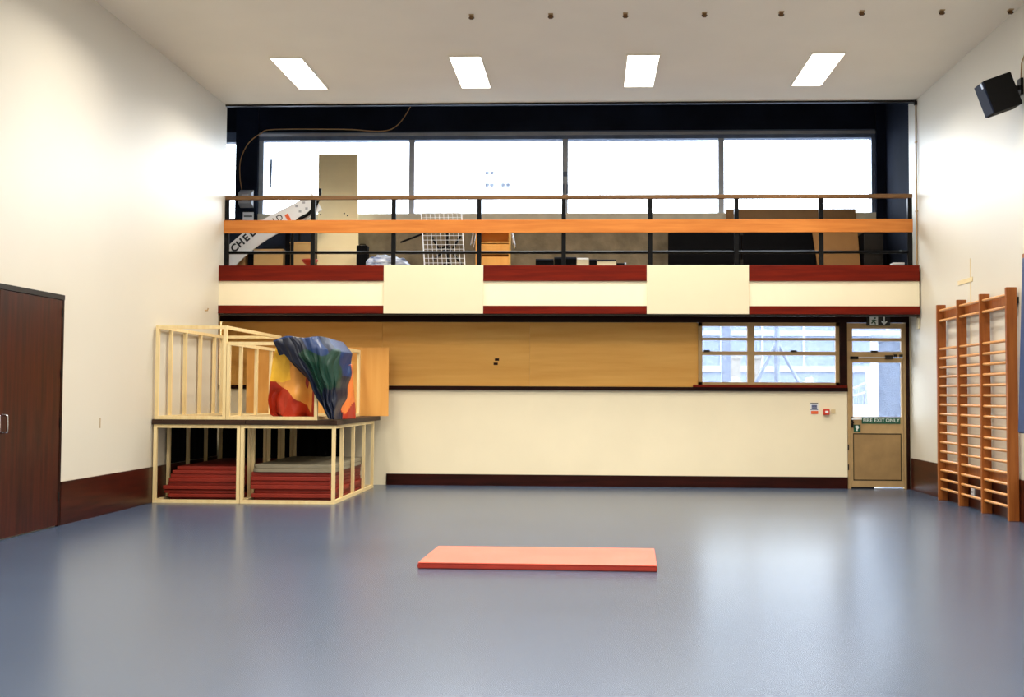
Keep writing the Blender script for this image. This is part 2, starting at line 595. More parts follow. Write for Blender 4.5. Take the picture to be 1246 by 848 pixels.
# balcony front
bf = struct('balcony_front', B(XL - 0.012, 5.162, YF, YF + 0.06, 2.80, 3.52), 'cream_wall', 'cream balcony front with dark red boards along both edges', 'balcony front')
segs = [(XL - 0.012, -3.262), (-1.672, 0.917), (2.514, 5.162)]
for a, b in segs:
    obj('top_board', B(a, b, YF - 0.022, YF, 3.287, 3.536, bev=0.004), 'maroon_board', bf)
    obj('bottom_board', B(a, b, YF - 0.022, YF, 2.766, 2.894, bev=0.004), 'maroon_board', bf)
for a, b in ((-3.262, -1.672), (0.917, 2.514)):
    obj('front_panel', B(a, b, YF - 0.03, YF, 2.766, 3.538, bev=0.003), 'cream_board', bf)
obj('cap', B(XL - 0.012, 5.162, YF, YF + 0.08, 3.52, 3.536), 'maroon_skirting', bf)
obj('channel', B(XL - 0.012, 5.162, YF - 0.005, YF + 0.06, 2.735, 2.764), 'dark_metal', bf)
obj('soffit', B(XL - 0.012, 5.162, YF + 0.06, YB - 0.03, 2.785, 2.81), 'dark_frame', bf)

# railing
rl = thing('balcony_railing', 'balcony railing with orange timber board, black posts and thin handrail', 'railing', (-0.4, YR, ZF))
obj('handrail', B(XL + 0.002, 5.14, YR - 0.03, YR + 0.03, 4.638, 4.706, bev=0.008), 'handrail_wood', rl)
obj('guard_board', B(XL + 0.002, 5.125, YR - 0.075, YR - 0.035, 4.086, 4.297, bev=0.004), 'orange_board', rl)
obj('lower_rail', tube(bmesh.new(), [(XL + 0.002, YR, 3.778), (5.13, YR, 3.778)], 0.026, 10), 'black_paint', rl, smooth=True)
for x in (-5.895, -4.478, -3.159, -1.769, -0.402, 0.983, 2.358, 3.699, 5.094):
    obj('post', B(x - 0.036, x + 0.036, YR - 0.032, YR + 0.015, ZF, 4.638, bev=0.004), 'black_paint', rl)

# ---------------------------------------------------------------- lower window
w3 = sthing('window_3', 'bronze-framed window with six hazy panes beside the fire door', 'window', (2.92, YB, 1.622))
Y0, Y1 = YB - 0.0, YB + 0.06
fr = 'bronze_metal'
obj('frame_stile', B(1.785, 1.85, Y0, Y1, 1.66, 2.675), fr, w3)
obj('frame_stile', B(3.995, 4.055, Y0, Y1, 1.66, 2.675), fr, w3)
obj('frame_stile', B(2.575, 2.69, Y0 - 0.015, Y1, 1.66, 2.675), fr, w3)
obj('frame_rail', B(1.785, 4.055, Y0, Y1, 2.615, 2.675), fr, w3)
obj('frame_rail', B(1.785, 4.055, Y0, Y1, 1.66, 1.705), fr, w3)
for a, b in ((1.85, 2.575), (2.69, 3.995)):
    obj('frame_rail', B(a, b, Y0 - 0.01, Y1, 2.145, 2.205), fr, w3)
    obj('frame_rail', B(a - 0.03, b + 0.03, Y0 - 0.02, Y1, 2.385, 2.425), fr, w3)
    for z0, z1 in ((1.70, 2.15), (2.20, 2.39), (2.42, 2.62)):
        obj('pane', B(a - 0.005, b + 0.005, Y0 + 0.03, Y0 + 0.036, z0, z1), 'glass_hazy', w3)
for x in (1.92, 3.32):
    obj('latch', B(x - 0.05, x + 0.05, Y0 - 0.04, Y0, 2.195, 2.225), 'dark_metal', w3)
obj('sill', B(1.70, 4.17, YB - 0.07, YB + 0.06, 1.622, 1.66), 'maroon_board', w3)

# ---------------------------------------------------------------- fire door
d1 = sthing('door_1', 'bronze fire exit door with glazed top and fanlight', 'door', (4.65, YB, 0))
xa, xb = 4.182, 5.113
obj('jamb', B(xa, xa + 0.05, Y0, Y1 + 0.02, 0, 2.672), fr, d1)
obj('jamb', B(xb - 0.04, xb, Y0, Y1 + 0.02, 0, 2.672), fr, d1)
obj('head', B(xa + 0.05, xb - 0.04, Y0, Y1, 2.58, 2.672), fr, d1)
obj('transom', B(xa + 0.05, xb - 0.04, Y0, Y1, 2.12, 2.205), fr, d1)
fan = obj('fanlight_bar', B(xa + 0.03, xb - 0.02, Y0 - 0.02, Y1, 2.378, 2.425), fr, d1)
obj('latch', B(4.55, 4.66, Y0 - 0.04, Y0, 2.195, 2.225), 'dark_metal', d1)
obj('pane', B(xa + 0.045, xb - 0.035, Y0 + 0.03, Y0 + 0.036, 2.20, 2.385), 'glass_hazy', d1)
obj('pane', B(xa + 0.045, xb - 0.035, Y0 + 0.03, Y0 + 0.036, 2.42, 2.585), 'glass_hazy', d1)
for a in (xa + 0.05, xb - 0.07):
    obj('fanlight_stile', B(a, a + 0.03, Y0 + 0.0, Y1, 2.205, 2.58), fr, d1)
# leaf
lf = obj('leaf', B(xa + 0.055, xb - 0.045, Y0 + 0.005, Y1 - 0.01, 0.032, 0.13), fr, d1)
obj('gap_filler', B(xa + 0.05, 4.60, Y0 + 0.005, Y1 - 0.01, 0.0, 0.032), 'dark_metal', d1)  # filler added to block daylight under this part of the door
obj('stile', B(xa + 0.055, xa + 0.085, Y0 + 0.005, Y1 - 0.01, 0.13, 2.105), fr, d1)
obj('stile', B(xb - 0.075, xb - 0.045, Y0 + 0.005, Y1 - 0.01, 0.13, 2.105), fr, d1)
obj('top_rail', B(xa + 0.085, xb - 0.075, Y0 + 0.005, Y1 - 0.01, 2.03, 2.105), fr, d1)
obj('lock_rail', B(xa + 0.085, xb - 0.075, Y0 + 0.005, Y1 - 0.01, 0.89, 1.155), fr, d1)
obj('gasket', B(xa + 0.085, xb - 0.075, Y0 + 0.015, Y1 - 0.02, 0.13, 0.89), 'dark_metal', d1)
obj('kick_panel', B(xa + 0.10, xb - 0.09, Y0 + 0.010, Y0 + 0.02, 0.148, 0.872), 'bronze_panel', d1)
obj('door_glass', B(xa + 0.08, xb - 0.07, Y0 + 0.025, Y0 + 0.031, 1.15, 2.035), 'glass_hazy', d1)
obj('threshold', B(4.60, 5.06, Y0 - 0.03, Y1 + 0.1, 0.0, 0.012), 'aluminium', d1)
cl = obj('closer', B(4.78, 4.90, Y0 - 0.05, Y0 + 0.005, 2.085, 2.15, bev=0.006), 'dark_metal', d1)
obj('closer_rod', B(4.34, 4.80, Y0 - 0.03, Y0 - 0.015, 2.105, 2.122), 'aluminium', d1)
obj('closer_shoe', B(4.225, 4.35, Y0 - 0.05, Y0 + 0.005, 2.085, 2.13, bev=0.005), 'black_paint', d1)
for x in (4.94, 5.03):
    obj('closer_bracket', B(x - 0.02, x + 0.03, Y0 - 0.03, Y0, 2.12, 2.165), 'dark_metal', d1)
h = obj('lever_handle', bar(bmesh.new(), (4.235, Y0 - 0.05, 1.125), (4.395, Y0 - 0.05, 1.128), 0.03, 0.035, bev=0.006), 'plastic_white', d1)
obj('handle_plate', B(4.235, 4.27, Y0 - 0.012, Y0 + 0.006, 0.98, 1.16, bev=0.003), 'dark_metal', d1)
obj('spindle', B(4.235, 4.27, Y0 - 0.05, Y0 - 0.011, 1.05, 1.08), 'dark_metal', d1)
for z in (0.62, 0.3):
    obj('hinge', B(xa - 0.004, xa + 0.012, Y0 - 0.02, Y0, z, z + 0.09), 'dark_metal', d1)

# signs on and over the fire door
s = thing('fire_exit_sign', 'green sign reading FIRE EXIT ONLY on the fire door', 'sign', (4.71, Y0, 1.04))
obj('plate', B(4.405, 5.018, Y0 - 0.002, Y0 + 0.005, 1.045, 1.152), 'sign_green', s)
for wd, x in (('FIRE', 4.50), ('EXIT', 4.685), ('ONLY', 4.895)):
    text('lettering', wd, 0.083, facing(x, Y0 - 0.004, 1.098), 'letter_white', s)
s = thing('door_notice', 'small green square notice with white key emblem below the lever handle', 'sign', (4.33, Y0, 0.92))
obj('plate', B(4.275, 4.385, Y0 - 0.002, Y0 + 0.005, 0.915, 1.03), 'sign_green', s)
obj('emblem', prism(bmesh.new(), [(4.295, 0.99), (4.31, 1.015), (4.345, 1.015), (4.36, 0.985), (4.345, 0.96), (4.338, 0.96), (4.338, 0.93), (4.318, 0.93), (4.318, 0.97)], Y0 - 0.004, Y0 - 0.002), 'letter_white', s)
s = thing('exit_sign', 'dark exit sign with running figure and down arrow above the fire door', 'sign', (4.665, YB - 0.07, 2.64))
obj('plate', B(4.48, 4.85, YB - 0.075, YB - 0.032, 2.625, 2.775), 'sign_black', s)
yy0, yy1 = YB - 0.079, YB - 0.075
obj('figure_panel', B(4.525, 4.655, yy0, yy1, 2.635, 2.768), 'letter_white', s)
bm = bmesh.new()
for p, q, w in (((4.60, 2.72), (4.585, 2.69), 0.03), ((4.585, 2.69), (4.615, 2.66), 0.02), ((4.615, 2.66), (4.61, 2.64), 0.016),
                ((4.58, 2.69), (4.55, 2.66), 0.02), ((4.60, 2.715), (4.635, 2.70), 0.014), ((4.595, 2.715), (4.555, 2.71), 0.014)):
    bar(bm, (p[0], yy0 - 0.001, p[1]), (q[0], yy0 - 0.001, q[1]), 0.003, w, up=(1, 0, 0) if abs(p[0] - q[0]) < abs(p[1] - q[1]) else (0, 0, 1))
box(bm, 4.595, 4.62, yy0 - 0.003, yy0, 2.732, 2.757)
obj('running_figure', bm, 'sign_green', s)
obj('arrow', prism(bmesh.new(), [(4.745, 2.765), (4.765, 2.765), (4.765, 2.68), (4.80, 2.705), (4.80, 2.68), (4.755, 2.637), (4.71, 2.68), (4.71, 2.705), (4.745, 2.68)], yy0, yy1), 'letter_white', s)

# notices on the cream wall
s = thing('fire_notice', 'white fire action notice with blue text block and red foot', 'sign', (3.646, YB, 1.19))
obj('plate', B(3.581, 3.711, YB - 0.004, YB, 1.195, 1.378), 'plastic_white', s)
obj('header', B(3.585, 3.707, YB - 0.006, YB - 0.004, 1.362, 1.376), 'letter_dark', s)
for z in (1.335, 1.315, 1.295):
    obj('text_line', B(3.605, 3.69, YB - 0.006, YB - 0.004, z - 0.008, z + 0.008), 'sign_blue', s)
obj('text_line', B(3.585, 3.707, YB - 0.006, YB - 0.004, 1.262, 1.272), 'sign_blue', s)
obj('red_panel', B(3.595, 3.709, YB - 0.006, YB - 0.004, 1.197, 1.247), 'sign_orange', s)
s = thing('fire_call_point', 'red break-glass fire call point with white face', 'alarm', (3.835, YB, 1.185))
obj('housing', B(3.787, 3.884, YB - 0.055, YB, 1.185, 1.278, bev=0.006), 'sign_red', s)
obj('glass_face', B(3.812, 3.862, YB - 0.058, YB - 0.054, 1.212, 1.25), 'plastic_white', s)
s = obj('blank_plate', B(3.915, 3.985, YB - 0.008, YB, 1.205, 1.275, bev=0.002), 'plaster_strip')
tag(s, 'small beige blanking plate beside the red call point', 'plate')

# ---------------------------------------------------------------- brown double door in the left wall
d2 = sthing('door_2', 'dark red-brown double door with metal handles in the white wall', 'door', (XL, 11.05, 0))
obj('frame', B(XL, XL + 0.03, 12.185, 12.235, 0, 2.58), 'dark_frame', d2)
obj('frame', B(XL, XL + 0.03, 9.50, 9.55, 0, 2.58), 'dark_frame', d2)
obj('head', B(XL, XL + 0.035, 9.50, 12.235, 2.53, 2.585), 'dark_metal', d2)
for y0, y1, hy in ((10.87, 12.18, 10.94), (9.555, 10.863, 10.79)):
    l = obj('leaf', B(XL, XL + 0.028, y0, y1, 0.012, 2.525, bev=0.003), 'door_wood', d2)
    hb = smooth_path([(XL + 0.028, hy, 1.262), (XL + 0.085, hy, 1.258), (XL + 0.095, hy, 1.235), (XL + 0.095, hy, 1.11), (XL + 0.085, hy, 1.087), (XL + 0.028, hy, 1.083)], 4)
    obj('handle', tube(bmesh.new(), hb, 0.011, 8), 'chrome', l, smooth=True)
for z in (0.28, 1.1, 1.65, 2.33):
    obj('hinge', tube(bmesh.new(), [(XL + 0.034, 12.183, z), (XL + 0.034, 12.183, z + 0.1)], 0.01, 6), 'dark_metal', d2)

# ---------------------------------------------------------------- ceiling lights
def make_light(x, y, label):
    t = thing('ceiling_light', label, 'light', (x, y, ZC - 0.02), 'ceiling light panels')
    bm = B(x - 0.235, x - 0.218, y - 0.80, y + 0.80, ZC - 0.02, ZC)
    box(bm, x + 0.218, x + 0.235, y - 0.80, y + 0.80, ZC - 0.02, ZC)
    box(bm, x - 0.218, x + 0.218, y - 0.80, y - 0.783, ZC - 0.02, ZC)
    box(bm, x - 0.218, x + 0.218, y + 0.783, y + 0.80, ZC - 0.02, ZC)
    obj('frame', bm, 'ceiling_paint', t)
    obj('diffuser', B(x - 0.218, x + 0.218, y - 0.783, y + 0.783, ZC - 0.014, ZC), 'lamp_diffuser', t)
    ld = bpy.data.lights.new('tube_light', 'AREA')
    ld.shape = 'RECTANGLE'
    ld.size = 0.43
    ld.size_y = 1.56
    ld.energy = LAMP_WATT
    ld.color = (1.0, 0.93, 0.81)
    ld.spread = math.radians(145)
    lo_ = bpy.data.objects.new('tube_light', ld)
    COL.objects.link(lo_)
    lo_.parent = t
    lo_.location = (0, 0, 0.004)
    return t


LX = (-4.25, -1.73, 0.75, 3.28)
LL = ('glowing ceiling panel, first from the wall with the brown double door',
      'glowing ceiling panel, second from the wall with the brown double door',
      'glowing ceiling panel, second from the wall with the loudspeaker',
      'glowing ceiling panel, first from the wall with the loudspeaker')
l0 = make_light(LX[0], 15.98, LL[0])
for x, lb in zip(LX[1:], LL[1:]):
    copy_thing(l0, (x - LX[0], 0, 0), lb)
for y, rw in ((11.9, 'second'), (7.82, 'third'), (3.74, 'fourth'), (-0.34, 'fifth')):  # assumed rows out of view, added and set closer to brighten the end wall
    for x, nm in zip(LX, ('first', 'second', 'third', 'fourth')):
        copy_thing(l0, (x - LX[0], y - 15.98, 0), '%s unseen glowing panel from the brown door wall, %s row from the balcony' % (nm, rw))

# ceiling hooks
names = ('eighth', 'seventh', 'sixth', 'fifth', 'fourth', 'third', 'second', 'first')
hk = None
for i, x in enumerate((-1.463, -0.479, 0.443, 1.414, 2.352, 3.329, 4.294, 5.117)):
    lb = 'small dark ceiling bracket, %s in the row from the loudspeaker wall' % names[i]
    if hk is None:
        hk = thing('ceiling_hook', lb, 'hook', (x, 13.55, ZC), 'row of ceiling brackets')
        obj('plate', B(x - 0.03, x + 0.03, 13.51, 13.59, ZC - 0.008, ZC), 'bronze_metal', hk)
        obj('lug', B(x - 0.024, x + 0.024, 13.535, 13.565, ZC - 0.055, ZC - 0.008, bev=0.006), 'handrail_wood', hk)
        obj('pin', tube(bmesh.new(), [(x - 0.034, 13.55, ZC - 0.035), (x + 0.034, 13.55, ZC - 0.035)], 0.010, 8), 'dark_metal', hk)
        hk0 = x
    else:
        copy_thing(hk, (x - hk0, 0, 0), lb)

# ---------------------------------------------------------------- loudspeaker on the right wall
sp = thing('loudspeaker', 'black loudspeaker tilted down on a wall bracket', 'speaker', (5.15, 13.35, 5.1))
M = Matrix.Translation((4.90, 13.40, 5.105)) @ Matrix.Rotation(math.radians(-20), 4, 'Y') @ Matrix.Rotation(math.radians(2), 4, 'Z')
b2 = bmesh.new(); box(b2, -0.165, 0.185, -0.13, 0.13, -0.205, 0.205, bev=0.012)
bm = bmesh.new(); merge(bm, b2, M)
obj('cabinet', bm, 'speaker_black', sp)
b2 = bmesh.new(); box(b2, -0.185, -0.165, -0.122, 0.122, -0.195, 0.195, bev=0.006)
bm = bmesh.new(); merge(bm, b2, M)
gr = obj('grille', bm, 'speaker_grille', sp)
b2 = bmesh.new(); box(b2, -0.192, -0.184, -0.115, -0.075, 0.12, 0.19)
bm = bmesh.new(); merge(bm, b2, M)
obj('badge', bm, 'grey_metal', gr)
obj('bracket_arm', bar(bmesh.new(), (5.03, 13.42, 5.19), (5.165, 13.42, 5.20), 0.04, 0.05), 'black_paint', sp)
obj('bracket_plate', B(5.155, 5.189, 13.36, 13.48, 5.11, 5.31, bev=0.006), 'black_paint', sp)
cb = smooth_path([(5.178, 13.42, 5.30), (5.18, 13.40, 5.45), (5.18, 13.36, 5.52), (5.18, 13.1, 5.66), (5.182, 12.6, 5.72), (5.182, 12.0, 5.73)], 5)
obj('cable', tube(bmesh.new(), cb, 0.007, 6), 'cable_tan', sp)

# ---------------------------------------------------------------- wall bars
wb_ = thing('wall_bars', 'wooden gymnastic wall bars with four uprights on the white wall', 'wall bars', (5.11, 14.95, 0))
UY = (16.27, 15.39, 14.51, 13.61)
for y in UY:
    obj('upright', B(5.035, 5.162, y - 0.028, y + 0.028, 0, 2.815, bev=0.006), 'wallbar_upright', wb_)
zs = [0.168 + 0.1337 * k for k in range(16)] + [2.58, 2.728]
for a, b in zip(UY, UY[1:]):
    for z in zs:
        n = 10
        bm = bmesh.new()
        r = 0.021
        ra = []
        for yy in (b + 0.028, a - 0.028):
            ra.append([bm.verts.new((5.075 + r * 0.85 * math.cos(2 * math.pi * k / n), yy, z + r * 0.9 * math.sin(2 * math.pi * k / n))) for k in range(n)])
        for k in range(n):
            bm.faces.new((ra[0][k], ra[0][(k + 1) % n], ra[1][(k + 1) % n], ra[1][k]))
        obj('rung', bm, 'wallbar_rung', wb_, smooth=True)
    obj('back_rail', B(5.135, 5.16, b + 0.028, a - 0.028, 2.60, 2.74), 'wallbar_upright', wb_)
    obj('back_rail', B(5.135, 5.16, b + 0.028, a - 0.028, 0.44, 0.54), 'wallbar_upright', wb_)
for y in UY:
    obj('wall_bracket', B(5.162, 5.189, y - 0.02, y + 0.02, 2.62, 2.70), 'dark_metal', wb_)

# wall bits on the right
s = thing('wall_cross', 'faint beige cross of thin strips on the white wall above the wall bars', 'wall mark', (5.185, 15.28, 2.2))
obj('upright_strip', B(5.184, 5.19, 15.27, 15.29, 2.2, 3.37), 'plaster_strip', s)
obj('cross_strip', B(5.182, 5.19, 15.19, 15.78, 3.05, 3.11), 'plaster_strip', s)
s = thing('wall_socket', 'white socket low on the skirting behind the wall bars', 'socket', (5.16, 15.2, 0.15))
obj('plate', B(5.15, 5.168, 15.13, 15.25, 0.16, 0.26, bev=0.003), 'plastic_white', s)
obj('rocker', B(5.146, 5.150, 15.17, 15.21, 0.2, 0.23), 'plastic_grey', s)
s = thing('wall_socket', 'white socket on the skirting beside the near end of the wall bars', 'socket', (5.16, 13.3, 0.35))
obj('plate', B(5.15, 5.168, 13.22, 13.36, 0.36, 0.45, bev=0.003), 'plastic_white', s)
obj('rocker', B(5.146, 5.150, 13.27, 13.31, 0.39, 0.42), 'plastic_grey', s)
s = thing('conduit', 'thin vertical conduit running up the white wall at the balcony edge', 'pipe', (5.175, 17.64, 2.55))
obj('pipe', tube(bmesh.new(), [(5.170, 17.66, 2.70), (5.170, 17.655, 4.4), (5.170, 17.65, 6.14)], 0.013, 8), 'bronze_metal', s, smooth=True)
obj('end_cap', B(5.145, 5.186, 17.62, 17.68, 6.10, 6.165, bev=0.005), 'dark_metal', s)
obj('junction_box', B(5.160, 5.186, 17.585, 17.70, 2.545, 2.72, bev=0.005), 'cream_board', s)
for z in (3.2, 4.4, 5.5):
    obj('clip', B(5.152, 5.186, 17.63, 17.68, z, z + 0.02), 'bronze_metal', s)

# blue pad hanging beyond the wall bars
s = thing('wall_pad', 'dark blue padded mat hung from a wooden batten on the white wall', 'mat', (5.1, 12.6, 1.07))
bm = bmesh.new()
b2 = bmesh.new(); box(b2, -0.045, 0.045, 12.05, 13.17, 0, 2.05, bev=0.02)
merge(bm, b2, Matrix.Translation((5.035, 0, 1.07)) @ Matrix.Rotation(math.atan2(0.075, 2.05), 4, 'Y'))
obj('pad', bm, 'mat_blue', s)
obj('batten', B(5.09, 5.189, 12.0, 13.22, 3.10, 3.17, bev=0.004), 'wallbar_upright', s)

# nail on the left wall, small wall scar
s = obj('wall_nail', tube(bmesh.new(), [(XL, 16.9, 2.765), (XL + 0.04, 16.9, 2.765), (XL + 0.05, 16.9, 2.80)], 0.012, 6), 'bronze_metal')
tag(s, 'small brown nail in the white wall above the timber frames', 'nail')
s = obj('wall_scar', B(XL, XL + 0.004, 13.27, 13.285, 1.06, 1.18), 'bronze_metal')
tag(s, 'short dark upright scratch in the white wall beside the door', 'wall mark')

# ---------------------------------------------------------------- red mat on the floor
s = thing('floor_mat', 'single salmon red gym mat lying alone on the blue floor', 'mat', (-0.42, 10.0, 0))
P = [(-1.458, 9.51), (0.586, 9.475), (0.628, 10.535), (-1.424, 10.545)]
bm = bmesh.new()
lo = [bm.verts.new((x, y, 0.001)) for x, y in P]
hi = [bm.verts.new((x, y, 0.049)) for x, y in P]
bm.faces.new(lo[::-1]); bm.faces.new(hi)
for k in range(4):
    bm.faces.new((lo[k], lo[(k + 1) % 4], hi[(k + 1) % 4], hi[k]))
bmesh.ops.bevel(bm, geom=bm.edges[:], offset=0.008, segments=2, affect='EDGES')
obj('foam_body', bm, 'mat_red_shaded_side', s)  # same mat, sides coloured darker for their shade
bm = bmesh.new()
Pc = Vector((-0.417, 10.016))
Q = [Pc + (Vector(p) - Pc) * 0.9955 for p in P]
lo = [bm.verts.new((p.x, p.y, 0.049)) for p in Q]
hi = [bm.verts.new((p.x, p.y, 0.0555)) for p in Q]
bm.faces.new(lo[::-1]); bm.faces.new(hi)
for k in range(4):
    bm.faces.new((lo[k], lo[(k + 1) % 4], hi[(k + 1) % 4], hi[k]))
bmesh.ops.bevel(bm, geom=[e for e in bm.edges if all(v.co.z > 0.05 for v in e.verts)], offset=0.004, segments=2, affect='EDGES')
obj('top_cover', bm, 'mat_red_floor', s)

# ---------------------------------------------------------------- timber rostra frames
T = 0.045


def frame_box(label, x0, x1, y0, y1, z0, z1, ysl, ysr, group, deck=None, right_bottom=True, double=False):
    t = thing('rostrum_frame', label, 'timber frame', ((x0 + x1) / 2, (y0 + y1) / 2, z0), group)
    for x, ys in ((x0, ysl), (x1 - T, ysr)):
        for y in ys:
            obj('post', B(x, x + T, y, y + T, z0 + T, z1 - T), 'pine', t)
        obj('side_rail', B(x, x + T, y0, y1, z0, z0 + T), 'pine', t)
        obj('side_rail', B(x, x + T, y0, y1, z1 - T, z1), 'pine', t)
    for y in (y0, y1 - T):
        for z in (z0, z1 - T):
            obj('cross_rail', B(x0 + T, x1 - T, y, y + T, z, z + T), 'pine', t)
    return t


YS = [14.88, 15.36, 16.11, 16.87, 17.56]
frame_box('pale timber platform frame beside the skirting, holding the all-red mats', -5.905, -4.712, 14.88, 17.605, 0, 1.062, YS, YS, 'pale timber frames')
frame_box('pale timber platform frame holding the red mats topped by grey ones', -4.705, -3.412, 14.88, 17.605, 0, 1.062, YS, YS, 'pale timber frames')
dk = thing('platform_deck', 'dark-edged flat deck lying on the two lower timber frames', 'deck', (-4.63, 16.4, 1.062))
obj('deck_board', B(-5.925, -4.64, 14.86, 17.98, 1.062, 1.131, bev=0.004), 'deck_edge', dk)
obj('deck_board', B(-4.634, -3.385, 14.86, 17.98, 1.062, 1.131, bev=0.004), 'deck_edge', dk)
ZD = 1.131
frame_box('taller pale timber frame standing on the deck against the white wall', -5.905, -4.925, 14.90, 17.60, ZD, 2.41,
          [14.90, 15.37, 15.93, 16.56, 17.19, 17.555], [14.90, 17.555], 'pale timber frames')
frame_box('lower pale timber frame on the deck with the coloured parachute over it', -4.918, -3.665, 14.90, 17.70, ZD, 2.19,
          [14.90, 15.42, 16.15, 16.9, 17.655], [14.90, 15.7, 16.35, 16.98, 17.655], 'pale timber frames')
s = obj('plywood_sheet', B(-5.56, -3.23, 17.84, 17.858, ZD, 2.24), 'plywood_bright')
tag(s, 'bright orange plywood sheet standing upright behind the parachute frame', 'plywood')

# black cloth hung inside the lower frames
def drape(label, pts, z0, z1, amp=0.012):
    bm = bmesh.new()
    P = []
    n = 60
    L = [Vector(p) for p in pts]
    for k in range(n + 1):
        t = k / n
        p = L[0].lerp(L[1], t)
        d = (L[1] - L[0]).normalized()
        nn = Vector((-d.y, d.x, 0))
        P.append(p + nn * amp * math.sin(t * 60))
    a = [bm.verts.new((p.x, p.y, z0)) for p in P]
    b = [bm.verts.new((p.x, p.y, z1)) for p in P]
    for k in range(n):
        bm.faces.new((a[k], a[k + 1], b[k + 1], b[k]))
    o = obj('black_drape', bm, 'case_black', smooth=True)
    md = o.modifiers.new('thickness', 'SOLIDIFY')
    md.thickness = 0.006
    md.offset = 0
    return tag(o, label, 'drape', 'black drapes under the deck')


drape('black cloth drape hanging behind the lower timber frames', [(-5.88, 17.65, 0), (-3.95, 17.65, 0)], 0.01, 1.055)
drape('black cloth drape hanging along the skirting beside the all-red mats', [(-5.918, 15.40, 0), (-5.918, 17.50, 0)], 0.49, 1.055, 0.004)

# gym mats under the deck
ordn = ('bottom', 'second from the bottom', 'third from the bottom', 'fourth from the bottom', 'fifth from the bottom',
        'sixth from the bottom', 'seventh from the bottom', 'eighth from the bottom', 'topmost')


def gym_mat(x0, x1, y0, y1, z0, z1, m, label, rnd, group):
    bm = bmesh.new()
    b2 = bmesh.new()
    box(b2, x0, x1, y0, y1, z0, z1)
    ed = [e for e in b2.edges if abs(e.verts[0].co.z - e.verts[1].co.z) > 0.01]
    bmesh.ops.bevel(b2, geom=ed, offset=rnd, segments=4, affect='EDGES', profile=0.5)
    ed = [e for e in b2.edges if abs(e.verts[0].co.z - e.verts[1].co.z) < 0.001 and len(e.link_faces) == 2
          and abs(e.link_faces[0].normal.z) + abs(e.link_faces[1].normal.z) > 0.9 and abs(e.link_faces[0].normal.z * e.link_faces[1].normal.z) < 0.1]
    bmesh.ops.bevel(b2, geom=ed, offset=0.006, segments=2, affect='EDGES', profile=0.5)
    merge(bm, b2)
    return tag(obj('gym_mat', bm, m), label, 'mat', group)


z = 0.002
off = [(0.03, 0.10), (0.03, 0.02), (-0.03, 0.03), (-0.04, 0.0), (0.0, 0.03), (0.02, 0.0), (0.03, 0.04), (0.06, 0.03), (0.10, 0.10)]
for i, (dx, dy) in enumerate(off):
    x0 = -5.815 + dx + (0.02 if i > 3 else 0)
    x1 = min(x0 + 1.03, -4.77)
    gym_mat(x0, x1, 15.10 + dy, 17.12 + dy, z, z + 0.050, 'mat_red', 'red gym mat, %s of the all-red stack under the deck' % ordn[i], 0.02, 'red mats in the all-red stack')
    z += 0.052 + (0.004 if i in (1, 2) else 0)
z = 0.002
off = [(0.04, 0.05), (0.02, 0.0), (0.05, 0.06), (0.0, 0.02), (-0.01, 0.05), (0.0, 0.03), (0.0, 0.06)]
for i, (dx, dy) in enumerate(off):
    x0 = -4.64 + dx
    x1 = min(x0 + 1.11, -3.47)
    lb = 'red gym mat, %s of the stack topped by grey mats' % ordn[i]
    gym_mat(x0, x1, 15.10 + dy, 17.15 + dy, z, z + 0.056, 'mat_red', lb, 0.02, 'red mats under the grey ones')
    z += 0.058
for i, dx in enumerate((0.02, 0.03)):
    x0 = -4.64 + dx
    gym_mat(x0, -3.47, 15.12 + 0.02 * i, 17.2, z, z + 0.050, 'mat_grey', ('lower' if i == 0 else 'upper') + ' grey gym mat lying on top of the red stack', 0.09, 'grey mats on the red stack')
    z += 0.052


# ---------------------------------------------------------------- play parachute
NAVY, BLUE, GREEN, YEL, ORA, RED = [srgb(c) for c in ((16, 24, 46), (27, 52, 98), (20, 58, 46), (250, 194, 58), (234, 160, 74), (172, 46, 20))]


def lerp_pts(tab, v):
    for (a, *p), (b, *q) in zip(tab, tab[1:]):
        if v <= b:
            t = (v - a) / (b - a)
            return [x + (y - x) * t for x, y in zip(p, q)]
    return list(tab[-1][1:])


def sheet(name, nu, nv, fpos, fcol, parent, thick=0.006):
    bm = bmesh.new()
    g = [[bm.verts.new(fpos(u / nu, v / nv)) for u in range(nu + 1)] for v in range(nv + 1)]
    cols = {}
    for v in range(nv):
        for u in range(nu):
            f = bm.faces.new((g[v][u], g[v][u + 1], g[v + 1][u + 1], g[v + 1][u]))
    bmesh.ops.recalc_face_normals(bm, faces=bm.faces[:])
    me_cols = [fcol((u + 0.5) / nu, (v + 0.5) / nv) for v in range(nv) for u in range(nu)]
    xs = [w.co.x for w in bm.verts]; ys = [w.co.y for w in bm.verts]; zs = [w.co.z for w in bm.verts]
    o0 = Vector(((min(xs) + max(xs)) / 2, (min(ys) + max(ys)) / 2, min(zs)))
    for w in bm.verts:
        w.co -= o0
    me = bpy.data.meshes.new(name)
    bm.to_mesh(me)
    bm.free()
    a = me.attributes.new('gore', 'FLOAT_COLOR', 'FACE')
    for i, c in enumerate(me_cols):
        a.data[i].color = (*c, 1)
    for p in me.polygons:
        p.use_smooth = True
    me.materials.append(MATS['parachute_nylon'])
    o = bpy.data.objects.new(name, me)
    COL.objects.link(o)
    WO[o.name] = o0
    o.parent = parent
    o.location = o0 - WO[parent.name]
    md = o.modifiers.new('thickness', 'SOLIDIFY')
    md.thickness = thick
    md.offset = 0
    return o


pc = thing('play_parachute', 'crumpled play parachute in blue, green, yellow and red draped over the frame', 'parachute', (-3.9, 15.0, ZD))

